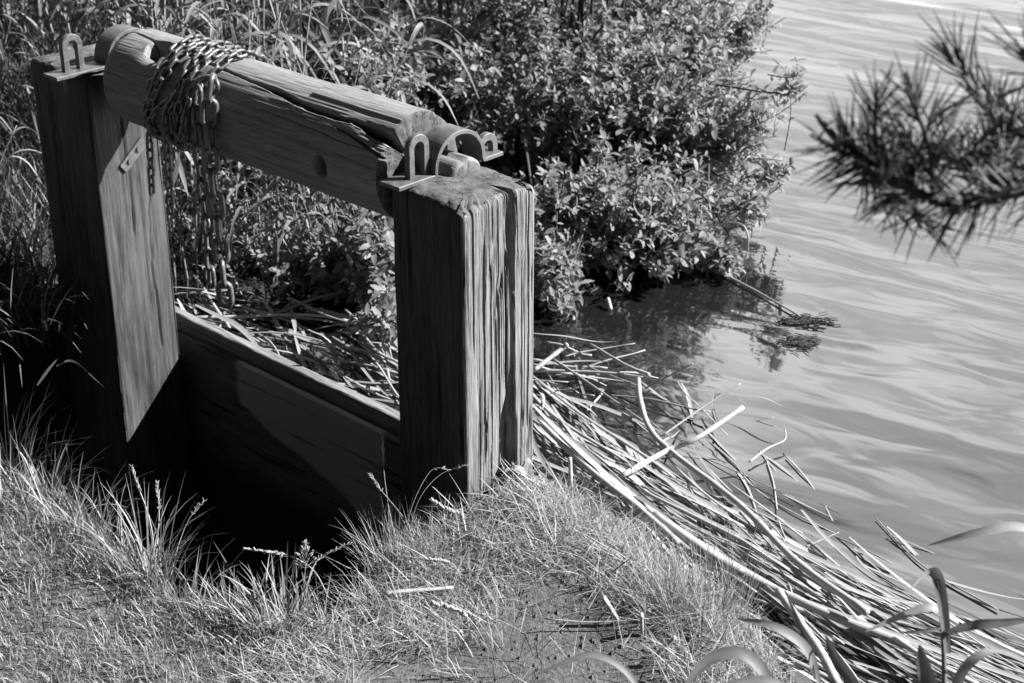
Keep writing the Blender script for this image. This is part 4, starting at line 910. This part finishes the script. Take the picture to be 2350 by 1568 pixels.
shrub('low shaded shrub with small leaves seen through the gap under the log', (-0.25, 4.25, -.12), [
    (PT(860, 600, 3.95), (.075, .12, .15), .8), (PT(960, 560, 4.1), (.14, .16, .18), .8), (PT(740, 590, 4.15), (.15, .14, .10), .5), (PT(560, 600, 4.3), (.14, .12, .08), .25), (PT(880, 720, 3.7), (.04, .07, .05), .15), (PT(1120, 600, 4.1), (.14, .14, .18), .6)], 7500, .025, 33)
shrub('tall leafy shrub at the top of the view behind the others', (0.2, 6.6, -.15), [
    (PT(1300, -60, 6.0), (.55, .5, .35), 1.0), (PT(1000, -40, 6.0), (.5, .5, .35), .8)], 11000, .029, 34)

# ------------------------------------------------------------------ reed bed behind: each plant a thing (stem + leaves), meshes shared by kind
def reed_plant_meshes(seed, hgt, nl, dead):
    r = np.random.default_rng(seed); lx = r.normal(0, .05, 2)
    stem = spline([(0, 0, -.1), (lx[0] * .3, lx[1] * .3, hgt * .4), (lx[0], lx[1], hgt * .75), (lx[0] * 2, lx[1] * 2, hgt)], 14)
    V, f, T = stalk_mesh(stem, .0042, .0016, .35 if not dead else .7, 1, 6, False); sm = mesh_np('reed_plant', V, f, M['reed'], True, T)
    ps = []
    for i in range(nl):
        z = hgt * (.3 + .7 * (i + r.random() * .6) / nl); j = np.interp(z, stem[:, 2], np.arange(14)); p = np.array([np.interp(z, stem[:, 2], stem[:, q]) for q in range(3)])
        an = r.uniform(0, 2 * math.pi); L_ = r.uniform(.18, .36); dr = r.uniform(.2, 1.1); d = np.array([math.cos(an), math.sin(an), 0])
        kink = r.random() < .3
        path = [p, p + d * L_ * .28 + ZX * L_ * .35 * (1.1 - dr * .3), p + d * L_ * .62 + ZX * L_ * (.42 - .25 * dr), p + d * L_ * .92 + ZX * L_ * (.35 - .75 * dr) * (1.3 if kink else 1)]
        path = spline(path, 11); w_ = r.uniform(.010, .019) * np.array([.5, .8, 1, 1, .97, .9, .8, .65, .5, .3, .03])
        V, f = ribbon(path, w_, (0, 0, 1), .12, r.normal(0, .6)); ps.append((V, f, np.clip(r.normal(.55, .22), 0, 1)))
    V, f, T = merge(ps); lm = mesh_np('leaves', V, f, M['reedleaf'], True, T)
    return sm, lm
kinds = [reed_plant_meshes(300 + i, random.uniform(.75, 1.25), random.randint(7, 11), i % 3 == 0) for i in range(12)]
def plant_reeds(n, fx, label, group, seed, smin=.8, smax=1.15):
    r = np.random.default_rng(seed); done = 0; tries = 0
    while done < n and tries < n * 30:
        tries += 1; p = fx(r)
        if p is None: continue
        sm, lm = kinds[r.integers(len(kinds))]; s = r.uniform(smin, smax)
        o = link('reed_plant', sm, None, p, r.uniform(0, 6.28)); o.scale = (s, s, s); o.rotation_euler = (r.normal(0, .10), r.normal(0, .10), r.uniform(0, 6.28))
        tag(o, label, 'reed', group); link('leaves', lm, o); done += 1
def behind(r):
    y = r.uniform(4.15, 6.6); x = r.uniform(-2.4, -.3 + .12 * (y - 4)); 
    a_, b_ = ab((x, y, 0))
    if b_ < .62: return None
    return (x, y, -.10)
plant_reeds(205, behind, 'green reed standing in the dense bed behind the posts', 'reeds of the bed behind the posts', 41)
def window(r):
    x = r.uniform(400, 800); p = H(x, r.uniform(575, 650) + 20 * (x > 600), WL); return (p[0], p[1], -.12)
plant_reeds(40, window, 'shaded reed standing in the water seen through the gap under the log', 'reeds seen through the gap under the log', 43, .45, .8)
def leftside(r):
    x = r.uniform(-2.3, -1.22); y = r.uniform(3.45, 4.6); a_, b_ = ab((x, y, 0))
    if a_ > -1.52 or a_ < -2.9: return None
    return (x, y, -.05)
plant_reeds(42, leftside, 'short reed crowding left of the dark far post', 'reeds left of the far post', 42, .5, .8)
# broad pale dead leaves visible under the log beside the far post
for px, b_, w_, lab_ in [([(396, 425), (405, 390), (413, 345)], .32, .012, 'broad pale dead leaf upright beside the far post under the log'), ([(405, 350), (418, 400), (432, 450)], .34, .012, 'narrow pale dead leaf crossing behind the small chain'), ([(572, 365), (590, 372), (608, 402)], .6, .014, 'pale folded reed leaf tip just below the log'), ([(600, 170), (606, 110), (622, 60)], .9, .013, 'bright upright reed leaf rising from behind the wound chain'), ([(700, 60), (745, 110), (775, 190)], 1.0, .012, 'long pale reed leaf slanting above the log'), ([(760, 110), (745, 40), (800, -30)], 1.0, .02, 'broad bent pale reed leaf at the top middle'), ([(130, 840), (170, 830), (240, 890)], -.25, .004, 'thin shaded grass leaf bent over in the dark left of the far post'), ([(85, 885), (110, 850), (135, 820)], -.25, .006, 'short shaded blade crossing the bent leaf in the dark left')]:
    pts = np.array([V3(x, y, b_) for x, y in px]); path = spline(pts, 12); root = path[0]
    V, f = ribbon(path - root, w_ * np.sin(np.linspace(.5, math.pi - .03, 12)), (0.2, -1, .3), .1, .3)
    tag(link('reed_leaf', mesh_np('reed_leaf', V, f, M['reedleaf'], True, np.full(len(V), .9 if 'pale' in lab_ or 'bright' in lab_ else .4)), None, root), lab_, 'reed leaf')
# undergrowth: one dense mat of short leaves and litter at the foot of the reed bed
Q = np.concatenate([scatter(30000, -2.4, .1, 3.3, 6.4), scatter(9000, -2.0, -1.1, 3.1, 4.0)]); a_, b_ = ab(np.concatenate([Q, np.zeros((len(Q), 1))], 1)); ok = ((b_ > .9) | (a_ < -1.48)) & (Q[:, 0] < -.25 + .1 * (Q[:, 1] - 4)) & (sd_poly(Q, pit_poly) > -.03); Q = Q[ok]; N = len(Q)
P3 = np.concatenate([Q, np.maximum(ground_h(Q), WL)[:, None]], 1)
V, f, T = blades(P3, rng.uniform(.05, .28, N), rng.uniform(.004, .011, N), rng.uniform(0, 6.28, N), rng.uniform(.05, .8, N), rng.uniform(0, 1.3, N), 4, rng.uniform(.0, .6, N))
tag(link('undergrowth', mesh_np('undergrowth', V, f, M['reedleaf'], True, T)), 'dark grassy undergrowth at the foot of the reed bed', 'undergrowth', kind='stuff')

# ------------------------------------------------------------------ pine branch hanging into the view from the right
def pine():
    r = np.random.default_rng(55); K = 1.34
    base = PT(3500, 250, K + .15); root = link('pine_branch', None, None, base); tag(root, 'dark out of focus pine branch hanging over the water at right', 'branch')
    main = spline([PT(3500, 250, K + .15), PT(2900, 390, K + .06), PT(2480, 420, K + .02), PT(2330, 440, K), PT(2200, 470, K), PT(2100, 440, K), PT(2050, 400, K + .01), PT(1990, 362, K + .02), PT(1935, 340, K + .02)], 40)
    s2 = spline([PT(3000, 375, K + .075), PT(2480, 330, K + .05), PT(2330, 300, K + .04), PT(2230, 200, K + .05), PT(2195, 115, K + .05)], 24)
    s3 = spline([PT(2900, 390, K + .06), PT(2480, 200, K - .02), PT(2390, 170, K - .02), PT(2345, 110, K - .02)], 16)
    s4 = spline([main[22], PT(2130, 330, K - .02), PT(2080, 200, K - .02)], 16)
    s5 = spline([PT(2900, 390, K + .06), PT(2480, 450, K + .06), PT(2350, 430, K + .06), PT(2230, 400, K + .06), PT(2150, 330, K + .07)], 20)
    bs = [(main, .0075, .0026), (s2, .004, .0026), (s3, .003, .0024), (s4, .003, .002), (s5, .0045, .003)]
    ps = [(*tube(p - base, np.linspace(a, b, len(p)), 7, True), .2) for p, a, b in bs]
    V, f, T = merge(ps); link('branch_wood', mesh_np('branch_wood', V, f, M['needle'], True, T), root)
    NP = []; ND = []; NL = []
    for i in range(18):       # side twigs filling the spray
        q0 = main[r.integers(14, 37)] if i % 2 else s5[r.integers(2, 19)]
        dd = RV * r.normal(-.1, .7) + UV * r.normal(.2, .5) + FV * r.normal(0, .5); dd /= np.linalg.norm(dd)
        tw_ = spline([q0, q0 + dd * .035 + UV * .006, q0 + dd * r.uniform(.05, .085) + UV * .016], 8); bs.append((tw_, .0022, .0015))
    ps = [(*tube(p - base, np.linspace(a, b, len(p)), 7, True), .2) for p, a, b in bs[5:]]
    V, f, T = merge(ps); link('twigs', mesh_np('twigs', V, f, M['needle'], True, T), root)
    tips = [(p, 20, .5) for p, a, b in bs[5:]]
    for p, n, spread in [(main, 380, .9), (s2, 120, .4), (s3, 55, .4), (s4, 45, .5), (s5, 120, .95)] + tips:
        for i in range(n):
            t = r.random() * (len(p) - 2); j = int(t); q = p[j] + (p[j + 1] - p[j]) * (t - j); d = p[j + 1] - p[j]; d /= np.linalg.norm(d)
            o = r.normal(0, 1, 3); o -= d * (o @ d); o /= np.linalg.norm(o)
            NP.append(q - base); ND.append(d * r.uniform(.3, .9) + o * spread); NL.append(r.uniform(.032, .058))
    NP = np.array(NP); ND = np.array(ND); ND /= np.linalg.norm(ND, axis=1)[:, None]; NL = np.array(NL); N = len(NP)
    sd_ = np.cross(ND, r.normal(0, 1, (N, 3))); sd_ /= np.linalg.norm(sd_, axis=1)[:, None]; up_ = np.cross(sd_, ND); w_ = .0008
    mid_ = NP + ND * (NL * .6)[:, None]; tip = NP + ND * NL[:, None] + r.normal(0, .002, (N, 3)); V = []
    for c, ww in ((NP, w_), (mid_, w_), (tip, w_ * .3)):
        for q in range(3): V.append(c + 1.25 * ww * (sd_ * math.cos(q * 2.094) + up_ * math.sin(q * 2.094)))
    V = np.stack(V, 1).reshape(-1, 3); b = (np.arange(N) * 9)[:, None, None]
    qd = np.array([[0, 1, 4, 3], [1, 2, 5, 4], [2, 0, 3, 5], [3, 4, 7, 6], [4, 5, 8, 7], [5, 3, 6, 8]])
    link('needles', mesh_np('needles', V, [(b + qd[None]).reshape(-1, 4)], M['needle'], True, np.repeat(r.random(N), 9)), root)
    # candles: young upright shoots
    for x, y, x2, y2 in ((1935, 340, 1872, 262), (1940, 345, 1925, 258), (2110, 250, 2078, 165), (2190, 150, 2165, 95)):
        p = spline([PT(x, y, K + .01), PT(x2, y2, K + .01)], 6); V, f = tube(p - base, np.array([.0022, .003, .0035, .0035, .003, .0015]), 7)
        link('shoot', mesh_np('shoot', V, f, M['needle'], True, np.full(len(V), .5)), root)
pine()

# ------------------------------------------------------------------ foreground leafy reeds at lower right
def leaf_plant(label, root_px, k, stem_px, leaf_list, name='young_reed'):
    root = PT(root_px[0], root_px[1], k); o = link(name, None, None, root); tag(o, label, 'reed')
    if stem_px:
        p = spline([PT(x, y, kk_) for x, y, kk_ in stem_px], 14) - root; V, f, T = stalk_mesh(p, .0035, .0025, .4, 1, 7, False); link('stem', mesh_np('stem', V, f, M['reedleaf'], True, T), o)
    for pts, w_, tn, up_ in leaf_list:
        p = spline([PT(x, y, kk_) for x, y, kk_ in pts], 16) - root; prof = np.sin(np.linspace(.35, math.pi - .03, 16)) ** .7
        V, f = ribbon(p, .8 * w_ * prof, up_, .16, .5); link('leaf', mesh_np('leaf', V, f, M['reedleaf'], True, np.clip(tn + .12 * (np.arange(len(V)) % 3 == 1) + .3 * (vnoise(np.arange(len(V)) / 3 * .9, np.arange(len(V)) % 3 * 3.1, 88) - .5), 0, 1)), o)
UP = (0, -.3, 1); FR = (0, -1, .25)
leaf_plant('tall young reed with a bent over tip and level blades at lower right', (2168, 1640, )[:2], 2.02, [(2168, 1640, 2.02), (2165, 1480, 2.03), (2152, 1330, 2.04)], [
    ([(2175, 1500, 2.02), (2165, 1400, 2.03), (2150, 1318, 2.04), (2125, 1312, 2.02), (2086, 1355, 2.0)], .018, .5, FR),
    ([(2160, 1455, 2.03), (2230, 1435, 2.0), (2300, 1430, 2.0), (2380, 1420, 2.0)], .015, .1, FR), ([(2165, 1440, 2.03), (2120, 1447, 2.0), (2065, 1452, 1.98)], .009, .1, FR),
    ([(2200, 1430, 2.06), (2140, 1396, 2.05), (2080, 1410, 2.05), (1985, 1450, 2.05)], .013, .9, UP)])
leaf_plant('reed leaf reaching in from the right edge above the others', (2420, 1230), 2.2, None, [([(2440, 1260, 2.2), (2345, 1212, 2.2), (2260, 1220, 2.2), (2130, 1252, 2.22)], .018, .95, UP)])
leaf_plant('arching young reed with wide pale leaf left of the bent tip', (1880, 1640), 1.98, [(1880, 1640, 1.98), (1878, 1570, 1.98)], [
    ([(1880, 1570, 1.98), (1850, 1490, 1.98), (1780, 1440, 1.98), (1690, 1420, 2.0)], .016, .55, UP), ([(1990, 1600, 1.95), (1930, 1530, 1.96), (1895, 1460, 1.98)], .018, .15, FR), ([(1870, 1560, 1.97), (1845, 1460, 2.0), (1800, 1350, 2.02)], .008, .2, FR)])
leaf_plant('blurred drooping reed leaf at the bottom edge, nearest of the leaves', (1800, 1660), 1.75, None, [([(1790, 1640, 1.75), (1750, 1540, 1.76), (1690, 1500, 1.76), (1620, 1520, 1.76), (1560, 1590, 1.75)], .019, .3, UP), ([(1880, 1640, 1.75), (1780, 1570, 1.75), (1700, 1568, 1.75), (1600, 1600, 1.75)], .014, .45, UP)])
leaf_plant('curved young reed leaf at the lower right corner', (2300, 1640), 1.8, None, [([(2190, 1640, 1.8), (2200, 1560, 1.8), (2250, 1505, 1.8), (2310, 1500, 1.82), (2390, 1540, 1.82)], .016, .4, UP), ([(2180, 1640, 1.7), (2130, 1560, 1.72), (2110, 1480, 1.74)], .022, .2, FR)])
leaf_plant('blurred grass leaf arching over the bare earth in the foreground', (1480, 1640), 1.75, None, [([(1500, 1640, 1.75), (1440, 1545, 1.75), (1370, 1505, 1.75), (1310, 1515, 1.75), (1230, 1550, 1.75)], .010, .4, UP)])

# floating dark weed beyond the raft
def weed(label, px, n, spread, seed):
    r = np.random.default_rng(seed); c = H(px[0], px[1], WL); ps = []
    for i in range(n):
        a = r.normal(0, 1, 2) * spread; p0 = np.array([a[0], a[1], .003]); an = r.normal(-.2, .6); L_ = r.uniform(.01, .035); d = np.array([math.cos(an), math.sin(an), 0])
        ps.append((*tube(spline([p0, p0 + d * L_ * .5 + r.normal(0, .003, 3) * [1, 1, .3], p0 + d * L_], 5), .0011, 4), .1))
    V, f, T = merge(ps); tag(link('floating_weed', mesh_np('floating_weed', V, f, M['bark'], True, T), None, c), label, 'water weed')
weed('dark floating weed patch, farther of the two in the open water', (1835, 738), 130, (.034, .016), 91)
weed('dark floating weed patch, nearer of the two in the open water', (1825, 785), 130, (.022, .017), 92)
